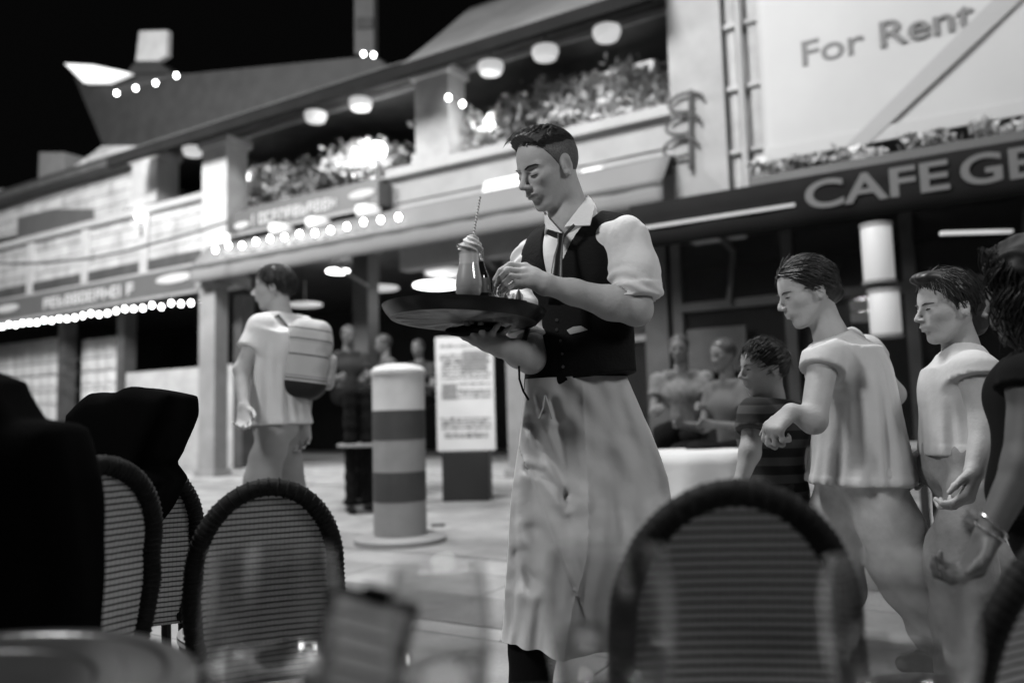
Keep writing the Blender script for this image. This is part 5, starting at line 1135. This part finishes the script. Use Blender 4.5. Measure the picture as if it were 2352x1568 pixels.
def rattan_chair(label, mw, w_=.42, h_=.90, name='rattan_chair'):
    """chair frame: x right, y towards its front (away from the back), origin on the ground under the back"""
    r = empty(name, None, label, 'chair', 'round backed rattan cafe chairs', mat=mw)
    zb = h_ - .50; cz = h_ - .235; rx = w_ / 2 - .02; rz = .215
    arc = [(rx * math.cos(a) * 1.0, -.02 * math.sin(a) - .04 * math.sin(a), cz + rz * math.sin(a)) for a in np.linspace(0, math.pi, 26)]
    low = lambda s: [(s * (rx + .004), .0, cz - .06), (s * rx * .97, .01, cz - .15), (s * rx * .86, .02, zb + .02), (s * rx * .8, .03, .44)]
    pts = low(1)[::-1] + arc + low(-1)
    b = MB(); b.tube(pts, .021, 12, ref=(0, 1, 0.)); b.build('back_rim', m_rim, r, world=mw, smooth=True)
    b = MB(); rr_ = random.Random(4)       # binding wound round the rim
    for i in range(len(pts) - 1):
        p0, p1 = np.array(pts[i]), np.array(pts[i + 1]); L_ = np.linalg.norm(p1 - p0); n_ = max(1, int(L_ / .012)); dd = (p1 - p0) / L_; e1 = np.cross(dd, (0, 1, 0)); e1 /= np.linalg.norm(e1); e2 = np.cross(dd, e1)
        for k in range(n_):
            c = p0 + dd * L_ * (k + .5) / n_; b.tube([c + (e1 * math.cos(a) + e2 * math.sin(a)) * .0208 + dd * .002 * math.sin(a) for a in np.linspace(0, 6.28, 10, endpoint=False)], .0028 + .0008 * rr_.random(), 5, closed=True)
    b.build('rim_binding', m_rim, r, world=mw, smooth=True)
    G = []
    for z in list(np.linspace(zb, cz, 14)[:-1]) + [cz + rz * math.sin(a) for a in np.linspace(0, math.pi / 2, 22)]:
        hw = rx * (math.sqrt(max(0.00001, 1 - ((z - cz) / rz) ** 2)) if z > cz else (1 - .14 * ((cz - z) / (cz - zb)))); 
        G.append([(hw * u_, .018 * (1 - u_ * u_) * (hw / rx) ** 2 - .06 * max(0, (z - cz) / rz) + .02 * max(0, (cz - z) / .3), z) for u_ in np.linspace(-1, 1, 24)])
    b = MB(); b.grid(G); b.build('back_panel', m_weave, r, world=mw, smooth=True, solid=.008)
    b = MB(); b.lathe([(.001, .43), (.19, .43), (.205, .445), (.205, .46), (.19, .47), (.001, .472)], 36, c=(0, .21, 0)); b.build('seat', m_weave, r, world=mw, smooth=False)
    for sx, sy in ((-.16, .03), (.16, .03), (-.15, .37), (.15, .37)):
        b = MB(); b.tube([(sx, sy, .435), (sx * 1.08, sy + (.02 if sy > .2 else -.03), .0)], [.016, .014], 8); b.build('leg', m_rim, r, world=mw, smooth=True)
    b = MB(); b.tube([(.15 * math.cos(a), .2 + .17 * math.sin(a), .2) for a in np.linspace(0, 6.28, 24, endpoint=False)], .009, 6, closed=True); b.build('stretcher', m_rim, r, world=mw, smooth=True)
    return r
def chair_at(x, y, d, rot, label, **k):
    q = P(x, y, d); return rattan_chair(label, Matrix.Translation(Vector((q[0], q[1], 0))) @ Matrix.Rotation(math.radians(rot), 4, 'Z'), **k)
chair_at(1680, 1300, 1.28, -4, 'large rattan chair back with striped weave right of the waiter apron', w_=.388, h_=.895)
chair_at(612, 1300, 2.0, 22, 'rattan chair back with fine weave left of the menu folder', w_=.375, h_=.865)
chair_at(2455, 1400, 1.25, 20, 'rattan chair cut off by the right edge of the photo', w_=.43, h_=.84)
chair_at(170, 1300, 1.75, 62, 'dark rattan chair seen nearly edge on at the left', w_=.42, h_=.94)
chair_at(-95, 1300, 1.45, 40, 'rattan chair cut off by the left edge of the photo', w_=.44, h_=.98)
# dark coat over a chair behind the left chair
def draped(name, poly, d_, th_, label, h=.011, ph=0):
    w_ = [P(x, y, d_) for x, y in poly]; V2 = np.array([[q[0], q[2]] for q in w_]); 
    def f(p):
        q = p[:, [0, 2]]; dm = np.full(len(p), 1e9); s_ = np.ones(len(p)); n_ = len(V2)
        for i in range(n_):
            a, b_ = V2[i], V2[i - 1]; e = b_ - a; w0 = q - a; t = np.clip((w0 @ e) / (e @ e), 0, 1); dm = np.minimum(dm, np.linalg.norm(w0 - t[:, None] * e, axis=1))
            c1 = q[:, 1] >= a[1]; c2 = q[:, 1] < b_[1]; c3 = (e[0] * w0[:, 1] - e[1] * w0[:, 0]) > 0; fl = (c1 & c2 & c3) | (~c1 & ~c2 & ~c3); s_ = np.where(fl, -s_, s_)
        d2 = s_ * dm + .05; dy = np.abs(p[:, 1] - d_ - .06 * np.sin(p[:, 0] * 9 + ph)) - th_ + .05
        return np.linalg.norm(np.maximum(np.stack([d2, dy], 1), 0), axis=1) + np.minimum(np.maximum(d2, dy), 0) - .05 + .008 * wob(p, 20, 7, 3) + .007 * np.sin(p[:, 0] * 34 + 3 * wob(p, 6, 5, 2))
    a = np.array(w_); lo = a.min(0) - .04; hi = a.max(0) + .04; lo[1] = d_ - th_ - .1; hi[1] = d_ + th_ + .1
    o_ = sdf_mesh(name, f, lo, hi, h, m_coat); tag(o_, label, 'coat'); return o_
draped('draped_coat', [(165, 950), (225, 905), (330, 896), (452, 902), (448, 950), (402, 1040), (378, 1066), (418, 1098), (340, 1215), (262, 1380), (130, 1400)], 2.25, .13, 'black coat heaped over a chair back in front of the far left shop')
draped('added_shade_jacket', [(-60, 850), (10, 860), (52, 960), (120, 985), (150, 1100), (165, 1300), (150, 1600), (-60, 1600)], 1.38, .09, 'black jacket shape added as shade over the chair at the left edge', ph=2)  # added black mass that darkens the chair at the edge
hw_ = Matrix.Translation(Vector(drop(P(290, 1200, 2.32), 0))) @ Matrix.Rotation(math.radians(30), 4, 'Z'); rattan_chair('dark rattan chair hidden under the black coat', hw_, h_=.92)

# ======== foreground tables and things on them
def fg_table(cx, cy, r, label, zt=.735):
    t = empty('bistro_table', (cx, cy, 0), label, 'table', 'round bistro tables in the foreground')
    b = MB(); prof_ = [(.001, zt - .03), (r - .01, zt - .03), (r, zt - .02), (r, zt - .003), (r - .012, zt + .004), (r - .03, zt + .004), (r - .034, zt), (r - .07, zt), (r - .075, zt + .003), (r - .10, zt + .003), (r - .104, zt), (.001, zt)]
    b.lathe(prof_, 80, c=(cx, cy, 0)); b.build('tabletop', M('dark_lacquered_top', .022, .28, vary=.4, vscale=5, bump=.05, bscale=8), t, smooth=False, bevel=.001)
    b = MB(); b.lathe([(.22, .004), (.22, .02), (.04, .05), (.03, .1), (.03, zt - .031)], 24, c=(cx, cy, 0)); b.build('pedestal', m_dark2, t, smooth=True); return t
fg_table(-.62, .80, .285, 'dark lacquered round table at the bottom left corner')
fg_table(.05, .34, .47, 'round table at the bottom edge under the water glasses', zt=.735)
def tumbler(x, y, d, r, h, label, zt=.7395):
    c = drop(P(x, y, d), zt); t = empty('water_glass', c, label, 'glass', 'water glasses on the front table')
    b = MB(); k = .0018; b.lathe([(.001, 0), (r * .7, 0), (r * .86, h * .12), (r, h * .45), (r * .97, h * .8), (r * .88, h), (r * .88 - k, h), (r * .97 - k, h * .8), (r - k, h * .45), (r * .86 - k, h * .13), (r * .68, .006), (.001, .006)], 56, c=c); b.build('glass', m_thin, t, smooth=True)
    b = MB(); b.lathe([(.001, .0065), (r * .68, .0075), (r * .86 - 2 * k, h * .14), (r - 2 * k, h * .40), (.001, h * .40)], 48, c=c); b.build('water', m_thin, t, smooth=True)
tumbler(1400, 1400, .76, .060, .135, 'stemless water glass in front of the waiter apron'); tumbler(2060, 1480, .70, .062, .125, 'stemless water glass at the lower right corner')
tumbler(625, 1350, .70, .056, .150, 'stemless water glass before the left rattan chair')
tumbler(1010, 1400, .72, .045, .13, 'small water glass right of the menu folder')
# menu folder standing tilted
mc = P(822, 1500, .74); MM = Matrix.Translation(Vector(mc)) @ Matrix.Rotation(math.radians(-6), 4, 'Z') @ Matrix.Rotation(math.radians(14), 4, 'Y') @ Matrix.Rotation(math.radians(-14), 4, 'X') @ Matrix.Scale(.93, 4)
mf_ = empty('menu_folder', None, 'black framed menu card with ruled lines leaning at the bottom left', 'menu', mat=MM)
b = MB(); b.box(-.047, .047, 0, .008, -.043, .058); b.build('frame', m_satin, mf_, world=MM, bevel=.006)
b = MB(); b.box(-.038, .038, -.0012, -.0002, -.038, .047); b.build('page', M('menu_page', .55, .6, vary=.04), mf_, world=MM)
b = MB()
for k in range(5): b.box(-.034 + .004 * (k % 2), .026 + .008 * (k % 3 == 0), -.002, -.0014, .034 - k * .017, .0358 - k * .017)
b.build('ruled_print', M('page_print', .04, .6, vary=0), mf_, world=MM)
b = MB(); b.box(-.012, .018, -.006, .012, .050, .064); b.build('clip', m_black, mf_, world=MM, bevel=.003)
pcn = drop(P(1040, 1600, .62), .7445); b = MB(); b.lathe([(.001, 0), (.03, 0), (.06, .010), (.062, .012), (.058, .012), (.03, .004), (.001, .004)], 48, c=pcn); o_ = b.build('saucer', M('white_china', .6, .2, vary=0, coat=.5), smooth=True); tag(o_, 'white saucer at the bottom edge beside the menu folder', 'saucer')
b = MB(); c = P(1005, 1130, 7.5); b.box(c[0] - .06, c[0] + .06, c[1] - .04, c[1] + .04, .002, .02); o_ = b.build('litter', m_dark2); tag(o_, 'small dark scrap lying on the paving right of the striped post', 'litter')
